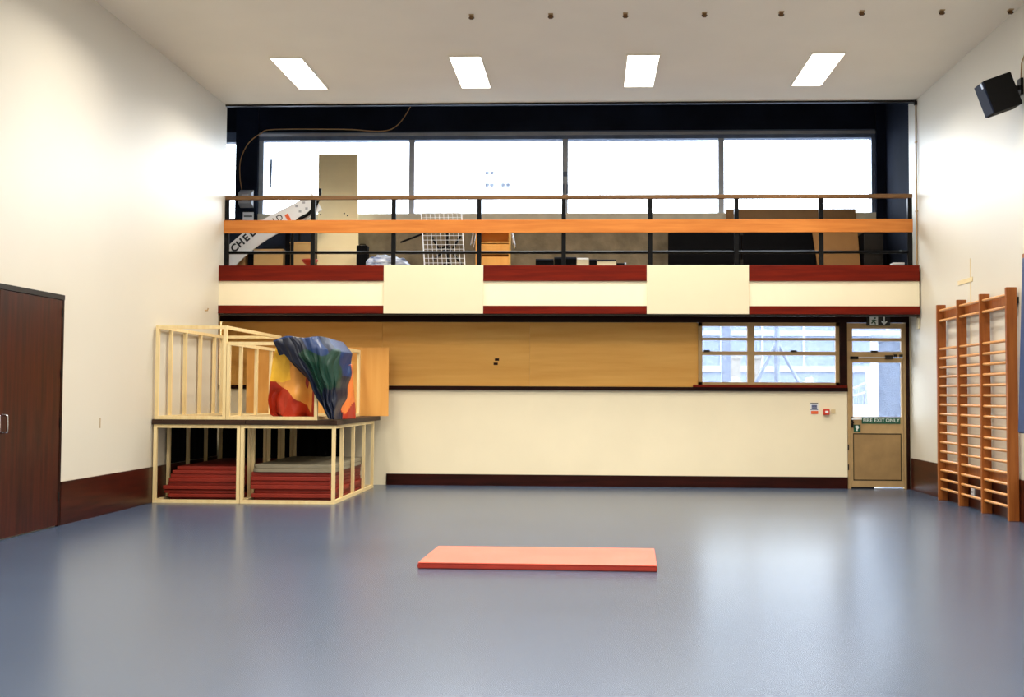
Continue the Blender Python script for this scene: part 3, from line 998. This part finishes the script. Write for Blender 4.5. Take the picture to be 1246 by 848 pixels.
# outer blue and green fall: over the front rail and corner post, down the outside of the corner
TL = [(0.0, -4.24, 1.98), (0.10, -4.27, 2.20), (0.25, -4.20, 2.10), (0.45, -3.99, 1.90), (0.62, -3.76, 1.64), (0.80, -3.63, 1.38), (1.0, -3.49, 1.15)]
TR = [(0.0, -3.52, 2.00), (0.10, -3.47, 2.22), (0.25, -3.33, 2.05), (0.45, -3.315, 1.78), (0.62, -3.34, 1.58), (0.80, -3.37, 1.36), (1.0, -3.385, 1.14)]


def outer(u, v):
    xl, zl = lerp_pts(TL, v)
    xr, zr = lerp_pts(TR, v)
    x = xl + (xr - xl) * u
    z = zl + (zr - zl) * u
    if v < 0.1:
        t = v / 0.1
        y = 15.08 - 0.23 * t
        z += 0.05 * math.sin(t * math.pi / 2) * math.sin(math.pi * u)
    else:
        t = (v - 0.1) / 0.9
        y = 14.85 - 0.08 * math.sin(math.pi * min(1, t * 1.4 + 0.12)) * math.sin(math.pi * min(1, u * 0.75 + 0.12))
        z += 0.06 * (1 - t) ** 3 * math.sin(math.pi * u) * (1 + 0.5 * math.sin(9 * u))
    if u > 0.62 and v > 0.03:
        y += 0.75 * ((u - 0.62) / 0.38) ** 2 * (0.35 + 0.65 * min(1, 1.1 - v))
    q = u - 0.30 * (1 - v)
    w1_ = noise.noise(Vector((u * 2.2, v * 2.2, 7.7)))
    fold = 0.034 * (1 - 2 * abs(math.sin(q * 11 + 2.2 * w1_))) + 0.020 * (1 - 2 * abs(math.sin(q * 23 + 3 * w1_ + 0.7))) + 0.010 * math.sin(q * 47 + v * 6)
    fold *= 0.45 + 0.55 * v
    nzv = noise.noise(Vector((u * 6, v * 7, 1.7))) * 0.035
    y += (fold * min(1, v * 3) + nzv) * (0.4 if u < 0.06 else 1)
    x += 0.010 * math.sin(v * 24 + u * 9)
    return (x, min(y, 15.9), max(z, ZD + 0.004))


def outer_c(u, v):
    wob = 0.05 * noise.noise(Vector((u * 5, v * 5, 2.2))) + 0.02 * math.sin(u * 17)
    w = v + 0.08 * u + wob
    if u < 0.30 - 0.25 * max(0, v - 0.35) + wob and 0.12 < v < 0.75:
        return NAVY                                   # dark gore along the hanging edge
    if w < 0.16:
        return BLUE
    if w < 0.33:
        return BLUE if 0.52 < u + wob < 0.74 or u > 0.86 else NAVY
    if u > 0.88 + wob:
        return BLUE if v < 0.5 else NAVY
    if w < 0.72:
        return GREEN
    return NAVY


sheet('outer_fall', 130, 130, outer, outer_c, pc)

# yellow, orange and red part hanging inside the frame from the top rail
IL = [(0.0, -4.265, 2.20), (0.3, -4.32, 1.93), (0.55, -4.35, 1.66), (0.8, -4.385, 1.40), (0.93, -4.36, 1.20), (1.0, -4.27, 1.14)]
IR = [(0.0, -3.74, 2.20), (0.3, -3.73, 1.93), (0.55, -3.72, 1.60), (0.8, -3.73, 1.35), (0.93, -3.74, 1.2), (1.0, -3.76, 1.14)]


def inner(u, v):
    xl, zl = lerp_pts(IL, v)
    xr, zr = lerp_pts(IR, v)
    x = xl + (xr - xl) * u
    z = zl + (zr - zl) * u
    belly = 0.10 * math.sin(math.pi * min(1, v)) * math.sin(math.pi * u)
    low = max(0, v - 0.5) * 2
    y = 15.04 - 0.03 * belly + 0.04 * (1 - 2 * abs(math.sin(u * 6 + v * 2.5 + noise.noise(Vector((u * 2, v * 2, 3))) * 2))) * (0.3 + v) + noise.noise(Vector((u * 5, v * 5, 4.1))) * 0.07 * (0.3 + low)
    y += 0.07 * low * math.sin(u * 8 + 1.0)
    z += 0.03 * low * math.sin(u * 11) * (1 if v < 0.97 else 0.5)
    return (x, max(y, 14.955), max(z, ZD + 0.004))


def inner_c(u, v):
    wob = 0.05 * noise.noise(Vector((u * 4, v * 4, 8.8)))
    if u < 0.24 + 0.42 * v + wob and v < 0.55 - 0.10 * max(0, u - 0.2) + wob:
        return YEL
    if v < 0.50 + 0.42 * u + wob and u < 0.93:
        return ORA
    return RED


sheet('inner_fall', 130, 130, inner, inner_c, pc)

# second layer of the inner bundle, so that it has depth
def inner2(u, v):
    x, y, z = inner(u, v)
    return (x, 15.16 + 0.05 * math.sin(u * 10 + v * 6) - 0.10 * (1 - v) , z)


sheet('inner_lining', 24, 28, inner2, lambda u, v: YEL if v < 0.4 else RED, pc)


# orange edge that shows behind the blue fall
def edge(u, v):
    x = -3.40 + 0.085 * u + 0.06 * u * v
    z = 1.86 - 0.72 * v + 0.05 * u * (1 - v)
    y = 15.30 + 0.02 * math.sin(u * 9 + v * 7) - 0.22 * v * (1 - u) + 0.15 * u
    return (x, y, max(z, ZD - 0.03 if x > -3.37 else ZD + 0.004))


sheet('edge_fall', 12, 30, edge, lambda u, v: srgb((226, 122, 52)) if v < 0.80 + 0.1 * math.sin(u * 5) else RED, pc)

# ---------------------------------------------------------------- things on the balcony
# long curved sign board leaning
sg = thing('sign_board', 'long white sign board with dark lettering leaning behind the railing', 'sign', (-5.4, 18.5, 3.6))
cl_ = smooth_path([(-6.16, 18.5, 3.70), (-6.02, 18.5, 3.85), (-5.80, 18.5, 4.045), (-5.53, 18.5, 4.24), (-5.18, 18.5, 4.43), (-4.90, 18.5, 4.57), (-4.60, 18.5, 4.74)], 5)
hw = [0.16] * len(cl_)
bm = bmesh.new()
rows = []
for i, p in enumerate(cl_):
    d = (cl_[min(i + 1, len(cl_) - 1)] - cl_[max(i - 1, 0)]).normalized()
    n = Vector((-d.z, 0, d.x))
    rows.append([bm.verts.new(p + n * s * 0.165 + Vector((0, yy, 0))) for s, yy in ((-1, 0), (1, 0), (1, 0.03), (-1, 0.03))])
for a, b in zip(rows, rows[1:]):
    for k in range(4):
        bm.faces.new((a[k], a[(k + 1) % 4], b[(k + 1) % 4], b[k]))
bm.faces.new(rows[0]); bm.faces.new(rows[-1][::-1])
obj('board', bm, 'plastic_white', sg)
for k, ch in enumerate('CHEL'):
    text('letter', ch, 0.17, facing(-6.0 + 0.098 * k, 18.494, 3.945 + 0.085 * k, 41), 'letter_dark', sg, bold=0.006)
text('letter', 'D', 0.15, facing(-5.235, 18.494, 4.455, 30), 'letter_dark', sg)
text('letter', 'U', 0.15, facing(-5.36, 18.494, 4.385, 30), 'letter_dark', sg)
obj('stripe', prism(bmesh.new(), [(-5.155, 4.505), (-5.10, 4.535), (-5.04, 4.43), (-5.09, 4.40)], 18.494, 18.5), 'sign_orange', sg)
for x, z in ((-4.95, 4.66), (-4.83, 4.72), (-4.89, 4.57), (-4.78, 4.62)):
    obj('dot', B(x - 0.022, x + 0.022, 18.495, 18.5, z - 0.018, z + 0.018), 'plastic_grey', sg)
s = obj('bent_tube', tube(bmesh.new(), smooth_path([(-4.545, 18.46, 4.95), (-4.55, 18.46, 4.83), (-4.62, 18.46, 4.66), (-4.74, 18.46, 4.52), (-4.92, 18.46, 4.41), (-5.0, 18.46, 4.2), (-5.0, 18.46, ZF)], 5), 0.028, 8), 'black_paint', smooth=True)
tag(s, 'bent black tube curving up past the sign board end', 'tube')

# tall cream board leaning on the window
bm = bmesh.new()
prof = [(-4.665, 18.82, ZF), (-3.945, 18.82, ZF), (-4.122, 19.47, 5.76), (-4.826, 19.47, 5.76)]
lo = [bm.verts.new(p) for p in prof]
hi = [bm.verts.new((x, y + 0.022, z)) for x, y, z in prof]
bm.faces.new(lo); bm.faces.new(hi[::-1])
for k in range(4):
    bm.faces.new((lo[k], hi[k], hi[(k + 1) % 4], lo[(k + 1) % 4]))
tb = tag(obj('tall_board', bm, 'board_tan'), 'tall cream board leaning upright against the balcony window', 'board')
for x, z in ((-4.70, 4.62), (-4.28, 4.64), (-4.22, 4.60)):
    yy = 18.82 + (z - ZF) / (5.76 - ZF) * 0.65
    obj('screw_hole', B(x - 0.012, x + 0.012, yy - 0.003, yy + 0.004, z - 0.012, z + 0.012), 'dark_metal', tb)


def carton(name, label, x0, x1, y0, y1, z1, m, flap=True, cat='box'):
    t = thing(name, label, cat, ((x0 + x1) / 2, (y0 + y1) / 2, ZF))
    obj('body', B(x0, x1, y0, y1, ZF, z1, bev=0.004), m, t)
    if flap:
        obj('lid', B(x0 - 0.008, x1 + 0.008, y0 - 0.008, y1 + 0.008, z1, z1 + 0.02), m, t)
    return t


carton('carton', 'brown carton below the lettered end of the sign board', -6.35, -5.86, 18.62, 18.95, 3.86, 'cardboard_dark')
carton('carton', 'tan carton below the middle of the sign board', -5.71, -5.21, 18.62, 18.95, 3.925, 'cardboard')
carton('carton', 'taller orange-tan carton beside the tall cream board', -5.07, -4.70, 18.58, 18.80, 4.04, 'cardboard')
t = thing('storage_case', 'dark storage case lying on the taller tan carton', 'case', (-4.88, 18.7, 4.06))
obj('body', B(-5.08, -4.69, 18.58, 18.80, 4.06, 4.27, bev=0.01), 'case_slate', t)
obj('clasp', B(-4.93, -4.90, 18.565, 18.58, 4.08, 4.24), 'case_black', t)
t = thing('storage_cabinet', 'low black cabinet standing behind the cartons', 'cabinet', (-5.6, 19.3, ZF))
obj('body', B(-6.3, -4.95, 19.05, 19.45, ZF, 4.32, bev=0.006), 'case_slate', t)
obj('door_panel', B(-6.28, -5.64, 19.03, 19.05, ZF + 0.04, 4.30), 'case_slate', t)
obj('door_panel', B(-5.61, -4.97, 19.03, 19.05, ZF + 0.04, 4.30), 'case_slate', t)
t = thing('gap_shade', 'black filler for the dark gap between two cartons', 'stand', (-5.14, 18.72, ZF))
obj('post', B(-5.19, -5.09, 18.70, 18.78, ZF + 0.03, 4.30), 'case_black', t)  # black solid put in for the shade between the cartons
obj('foot', B(-5.195, -5.085, 18.64, 18.85, ZF, ZF + 0.03), 'case_black', t)
t = thing('gap_shade', 'black filler for the dark gap below the sign board lettering', 'stand', (-5.78, 18.72, ZF))
obj('post', B(-5.83, -5.735, 18.70, 18.78, ZF + 0.03, 4.02), 'case_black', t)  # second black solid, stands in for the shaded gap here
obj('foot', B(-5.835, -5.73, 18.64, 18.85, ZF, ZF + 0.03), 'case_black', t)
t = thing('black_case', 'small black case standing beside the tall cream board', 'case', (-3.8, 18.7, ZF))
obj('body', B(-3.93, -3.75, 18.55, 18.75, ZF, 4.00, bev=0.01), 'case_black', t)
obj('handle', tube(bmesh.new(), [(-3.90, 18.65, 4.0), (-3.89, 18.65, 4.03), (-3.80, 18.65, 4.03), (-3.79, 18.65, 4.0)], 0.008, 6), 'case_black', t)
s = obj('red_dish', lathe(bmesh.new(), (-4.57, 17.95, ZF), [(0.05, 0), (0.055, 0.12), (0.07, 0.15), (0.10, 0.175), (0.13, 0.21), (0.13, 0.235), (0.118, 0.235), (0.09, 0.19), (0.02, 0.17)], 20), 'plastic_red', smooth=True)
tag(s, 'red plastic flared dish standing behind a railing post', 'dish')

# switch box and label on the pillar, looping cable
t = thing('switch_box', 'pale grey switch box on the dark balcony pillar', 'switch', (-6.11, 19.46, 4.8))
bm = bmesh.new()
for sx in (0,):
    poly = [(19.48, 4.80), (19.36, 4.86), (19.36, 5.05), (19.48, 5.12)]
    a = [bm.verts.new((-6.232, y, z)) for y, z in poly]
    b = [bm.verts.new((-5.99, y, z)) for y, z in poly]
    bm.faces.new(a[::-1]); bm.faces.new(b)
    for k in range(4):
        bm.faces.new((a[k], a[(k + 1) % 4], b[(k + 1) % 4], b[k]))
obj('housing', bm, 'plastic_grey', t)
obj('switch_plate', B(-6.17, -6.05, 19.35, 19.36, 4.90, 5.02), 'plastic_white', t)
cb = smooth_path([(-6.20, 19.45, 5.125), (-6.237, 19.45, 5.365), (-6.227, 19.45, 5.662), (-6.097, 19.45, 5.95), (-5.876, 19.45, 6.13), (-5.624, 19.45, 6.205), (-4.36, 19.45, 6.20), (-3.69, 19.45, 6.165), (-3.40, 19.45, 6.28), (-3.17, 19.45, 6.62), (-3.15, 19.5, 6.80)], 8)
s = obj('looping_cable', tube(bmesh.new(), cb, 0.009, 6), 'cable_tan', smooth=True)
tag(s, 'thin tan cable looping from the grey switch box over the window', 'cable')
t = thing('pillar_notice', 'small white notice below the grey switch box', 'notice', (-6.08, 19.47, 4.57))
obj('card', B(-6.18, -5.985, 19.47, 19.48, 4.575, 4.72), 'plastic_white', t)
for z in (4.66, 4.64):
    obj('text_line', B(-6.16, -6.01, 19.467, 19.47, z - 0.005, z + 0.008), 'letter_dark', t)

# crumpled plastic sheeting
t = thing('plastic_sheeting', 'crumpled blue and white plastic sheeting lying behind the railing', 'sheeting', (-3.0, 18.0, ZF))
bm = bmesh.new()
nu, nv = 44, 12
g = []
for i in range(nu + 1):
    row = []
    u = i / nu
    for j in range(nv + 1):
        a = math.pi * j / nv
        x = -3.63 + 1.17 * u
        hgt = 0.31 * (0.45 + 0.55 * math.sin(math.pi * min(1, u * 1.35 + 0.16))) * (1 - 0.55 * max(0, u - 0.6) / 0.4)
        rr = hgt + 0.07 * noise.noise(Vector((u * 14, j * 0.6, 0.3))) * math.sin(a)
        row.append(bm.verts.new((x + 0.03 * noise.noise(Vector((u * 9, j * 0.9, 5))), 18.02 - 0.16 * math.cos(a) + 0.03 * noise.noise(Vector((u * 11, j, 9))), ZF + 0.003 + max(0, rr * math.sin(a)))))
    g.append(row)
for i in range(nu):
    for j in range(nv):
        bm.faces.new((g[i][j], g[i + 1][j], g[i + 1][j + 1], g[i][j + 1]))
bm.faces.new(g[0]); bm.faces.new(g[-1][::-1])
for i in range(nu):
    bm.faces.new((g[i][0], g[i][nv], g[i + 1][nv], g[i + 1][0]))
obj('sheet_bundle', bm, 'cloth_bag', t, smooth=True)

# white wire grid panel
t = thing('wire_grid', 'white wire grid panel leaning beside a black folded stand', 'grid panel', (-2.45, 18.6, ZF))
GA = Vector((-2.735, 18.42, ZF)); GB = Vector((-2.055, 18.42, ZF)); GC = Vector((-2.863, 18.75, 4.575)); GD = Vector((-2.174, 18.75, 4.575))
bm = bmesh.new()
for i in range(1, 9):
    u = i / 9
    tube(bm, [GA.lerp(GB, u), GC.lerp(GD, u)], 0.0045, 5)
for j in range(1, 14):
    v = j / 14
    tube(bm, [GA.lerp(GC, v) + Vector((0, -0.008, 0)), GB.lerp(GD, v) + Vector((0, -0.008, 0))], 0.0045, 5)
obj('wire_mesh', bm, 'plastic_white', t)
bm = bmesh.new()
for p, q in ((GA, GC), (GB, GD), (GC, GD), (GA, GB)):
    tube(bm, [p, q], 0.011, 6)
obj('border_wire', bm, 'plastic_white', t)
# black folded music stand behind it
t = thing('folded_stand', 'black folded metal stand with angled arms behind the wire grid', 'stand', (-2.45, 18.95, ZF))
obj('stem', tube(bmesh.new(), [(-2.42, 18.95, ZF + 0.02), (-2.44, 18.95, 4.30)], 0.02, 8), 'black_paint', t)
obj('arm', tube(bmesh.new(), [(-3.24, 18.9, 4.095), (-2.72, 18.93, 4.30)], 0.018, 6), 'black_paint', t)
obj('arm', tube(bmesh.new(), [(-2.72, 18.93, 4.30), (-2.40, 18.95, 4.28)], 0.018, 6), 'black_paint', t)
for p, q in (((-2.72, 18.92, 4.22), (-2.58, 18.95, 3.98)), ((-2.58, 18.95, 3.98), (-2.40, 18.95, 4.06)), ((-2.20, 18.92, 4.22), (-2.34, 18.95, 3.98)), ((-2.66, 18.9, 3.80), (-2.42, 18.95, 4.02)), ((-2.18, 18.9, 3.72), (-2.42, 18.95, 4.02))):
    obj('strut', tube(bmesh.new(), [p, q], 0.022, 6), 'black_paint', t)
for dx, dy in ((-0.30, -0.05), (0.28, -0.05), (0.0, 0.25)):
    obj('foot', tube(bmesh.new(), [(-2.42, 18.95, 3.78), (-2.42 + dx, 18.95 + dy, ZF + 0.02)], 0.018, 6), 'black_paint', t)

# plywood box with shelf and chrome-legged stool seat on it
t = thing('plywood_box', 'open plywood box with a sagging shelf behind the railing', 'box', (-1.58, 18.65, ZF))
obj('side_panel', B(-1.90, -1.885, 18.5, 18.86, ZF, 4.26), 'plywood_bright', t)
obj('side_panel', B(-1.345, -1.33, 18.5, 18.86, ZF, 4.26), 'plywood_dark', t)
obj('back_panel', B(-1.885, -1.345, 18.845, 18.86, ZF, 4.26), 'plywood_dark', t)
obj('top_panel', B(-1.885, -1.345, 18.5, 18.845, 4.245, 4.26), 'plywood_bright', t)
obj('shelf', B(-1.885, -1.345, 18.5, 18.845, 4.03, 4.048), 'plywood_bright', t)
obj('shelf', B(-1.885, -1.345, 18.5, 18.845, 3.84, 3.858), 'plywood_bright', t)
obj('drawer_front', B(-1.885, -1.345, 18.515, 18.53, 3.86, 4.015), 'plywood_bright', t)
obj('drawer_front', B(-1.885, -1.345, 18.515, 18.53, 3.60, 3.80), 'plywood_bright', t)
t = thing('stool_top', 'low stool with splayed chrome legs resting on the plywood box', 'stool', (-1.61, 18.65, 4.26))
obj('seat', B(-1.88, -1.35, 18.52, 18.84, 4.26, 4.285, bev=0.008), 'cardboard_dark', t)
for sx, x0, x1 in ((-1, -1.915, -1.975), (1, -1.31, -1.255)):
    for y in (18.47, 18.88):
        obj('leg', tube(bmesh.new(), smooth_path([(x0 - sx * 0.06, 18.56 if y < 18.6 else 18.8, 4.275), (x0, y, 4.27), (x0 + (x1 - x0) * 0.4, y, 4.16), (x1, y, 3.985)], 4), 0.017, 8), 'chrome', t, smooth=True)

# row of small black and white things on the balcony edge
def small_case(label, x0, x1, z1, m, m2, lid):
    t = thing('small_case', label, 'case', ((x0 + x1) / 2, 17.98, ZF))
    obj('body', B(x0, x1, 17.88, 18.08, ZF, z1 - 0.03, bev=0.006), m, t)
    if lid:
        obj('lid', B(x0, x1, 17.88, 18.08, z1 - 0.03, z1, bev=0.006), m2, t)
    return t


small_case('flat black case at the plywood box end of the small row', -0.86, -0.57, 3.685, 'case_black', 'case_slate', True)
small_case('longer black case standing behind a railing post', -0.56, -0.20, 3.715, 'case_black', 'case_slate', True)
small_case('small cream box between the black cases', -0.19, 0.0, 3.70, 'cream_board', 'plastic_white', True)
small_case('small black box between two cream boxes', 0.01, 0.13, 3.68, 'case_black', 'case_slate', True)
small_case('longer cream box at the end of the small row', 0.14, 0.44, 3.675, 'cream_board', 'case_slate', True)
s = thing('torch', 'short black torch lying beside the longer cream box', 'torch', (0.53, 17.95, ZF))
obj('carry_block', B(0.45, 0.60, 17.90, 18.0, ZF, 3.565), 'case_black', s)
obj('barrel', tube(bmesh.new(), [(0.45, 17.95, 3.595), (0.58, 17.95, 3.595)], 0.03, 10), 'case_black', s, smooth=True)
obj('lens', tube(bmesh.new(), [(0.58, 17.95, 3.595), (0.61, 17.95, 3.595)], 0.036, 10), 'grey_metal', s, smooth=True)

# big black board, brown boards at the right
t = thing('folding_screen', 'large black folding screen standing below the balcony window', 'screen', (2.64, 19.2, ZF))
for a, b in ((1.373, 2.63), (2.64, 3.90)):
    obj('leaf', B(a, b, 19.18, 19.22, ZF, 4.42, bev=0.004), 'case_black', t)
for z in (3.75, 4.25):
    obj('hinge', B(2.61, 2.66, 19.17, 19.18, z, z + 0.08), 'dark_metal', t)
s = obj('brown_board', B(2.40, 4.64, 19.40, 19.425, ZF, 4.745), 'board_brown')
tag(s, 'wide brown board standing against the balcony window sill', 'board')
bm = bmesh.new()
prof = [(3.90, 18.86, ZF), (4.60, 18.86, ZF), (4.575, 19.08, 4.45), (3.80, 19.08, 4.45)]
lo = [bm.verts.new(p) for p in prof]
hi = [bm.verts.new((x, y + 0.02, z)) for x, y, z in prof]
bm.faces.new(lo); bm.faces.new(hi[::-1])
for k in range(4):
    bm.faces.new((lo[k], hi[k], hi[(k + 1) % 4], lo[(k + 1) % 4]))
tag(obj('tan_board', bm, 'cardboard_dark'), 'tan board leaning at the end of the black panel', 'board')
t = thing('dark_locker', 'dark brown locker beside the tan board in the balcony corner', 'locker', (4.78, 19.1, ZF))
obj('body', B(4.64, 4.98, 18.9, 19.35, ZF, 4.25, bev=0.006), 'case_black', t)
obj('door_panel', B(4.65, 4.97, 18.885, 18.9, ZF + 0.03, 4.23), 'dark_metal', t)
s = small_case('small pale plastic tub in the balcony corner by the conduit', 4.86, 5.04, 3.625, 'plastic_grey', 'plastic_white', True)

# ---------------------------------------------------------------- outside
struct('yard_ground', B(-60, 80, 18.6, 120, -0.25, -0.05), 'yard', 'grey paved yard outside the windows', 'ground')
t = thing('yard_building', 'pale blue clad building with white bands across the yard', 'building', (6, 34, -0.05))
obj('cladding_wall', B(-8, 24, 34, 38, -0.05, 5.2), 'cladding', t)
for z0, z1 in ((2.2, 2.38), (3.3, 3.45)):
    obj('white_band', B(-8, 24, 33.94, 34, z0, z1), 'cladding_white', t)
for k in range(24):
    x = -6 + k * 1.25
    obj('joint_strip', B(x, x + 0.07, 33.96, 34, 2.38, 5.0), 'cladding_white', t)
t = thing('a_frame_mast', 'grey mast braced by two slanting struts outside the window', 'mast', (4.38, 26, -0.05))
obj('mast', tube(bmesh.new(), [(4.38, 26, -0.05), (4.38, 26, 4.2)], 0.065, 10), 'yard_steel', t)
obj('strut', tube(bmesh.new(), [(4.38, 26, 2.75), (3.0, 26, -0.02)], 0.042, 8), 'yard_steel', t)
obj('strut', tube(bmesh.new(), [(4.38, 26, 2.75), (5.83, 26, -0.02)], 0.042, 8), 'yard_steel', t)
s = obj('yard_post', B(3.04, 3.25, 25.45, 25.65, -0.05, 4.3, bev=0.02), 'yard_steel')
tag(s, 'thick grey post standing outside the narrower window panes', 'post')
for x0, x1, lb in ((3.366, 3.614, 'pale cream concrete pier behind the window mullion, beside the grey post'), (3.86, 4.088, 'pale cream concrete pier beside the braced mast')):
    t = thing('concrete_pier', lb, 'pier', ((x0 + x1) / 2, 26.6, -0.05))
    obj('shaft', B(x0, x1, 26.5, 26.75, -0.05, 2.36), 'yard_cream', t)
    obj('cap', B(x0 - 0.03, x1 + 0.03, 26.47, 26.78, 2.36, 2.43), 'yard_cream', t)
t = thing('rope_fence', 'white post and rope fence on a low white wall outside', 'fence', (4.2, 24, -0.05))
obj('low_wall', B(0.5, 6.10, 23.95, 24.2, -0.05, 1.31), 'yard_white', t)
px = [1.6, 3.16, 4.73, 6.0]
for i, x in enumerate(px):
    top = 2.02 if i == 3 else 1.88
    obj('fence_post', B(x - 0.07, x + 0.07, 23.93, 24.07, 1.31, top, bev=0.02), 'yard_white', t)
for a, b in zip(px, px[1:]):
    for dz, sag in ((0.5, 0.22), (0.28, 0.14)):
        pts = [(a + (b - a) * k / 10, 24, 1.31 + dz - sag * math.sin(math.pi * k / 10)) for k in range(11)]
        obj('rope', tube(bmesh.new(), pts, 0.028, 6), 'yard_white', t)
bm = bmesh.new()
for k in range(38):
    x = 1.6 + k * 0.116
    tube(bm, [(x, 24.06, 1.31), (x, 24.06, 1.62)], 0.014, 4)
obj('wire_infill', bm, 'yard_white', t)
t = thing('pebbledash_wall', 'rough blue-grey rendered wall just outside the fire door', 'wall', (5.7, 20.3, -0.05))
obj('render', B(5.21, 7.5, 20.2, 20.45, -0.05, 2.52), 'pebbledash', t)
obj('coping', B(5.10, 7.5, 20.15, 20.5, 2.52, 2.58), 'yard_steel', t)
obj('edge_post', B(5.13, 5.21, 20.2, 20.45, -0.05, 2.52), 'yard_white', t)
t = thing('far_house', 'distant white house whose windows show faintly through the glass', 'house', (-5, 60, -0.05))
obj('wall', B(-6.6, -3.6, 60, 66, -0.05, 14.6), 'house_render', t)
obj('roof', prism(bmesh.new(), [(-6.8, 14.6), (-3.4, 14.6), (-5.1, 16.0)], 59.9, 66), 'house_render', t)
for x, z in ((-5.42, 13.4), (-5.42, 12.75), (-5.42, 12.05), (-4.55, 12.75), (-4.55, 12.05)):
    f = obj('window', B(x - 0.28, x + 0.28, 59.96, 60, z, z + 0.26), 'house_render', t)
    obj('window_pane', B(x - 0.24, x - 0.02, 59.94, 59.96, z + 0.03, z + 0.22), 'house_pane', f)
    obj('window_pane', B(x + 0.02, x + 0.24, 59.94, 59.96, z + 0.03, z + 0.22), 'house_pane', f)
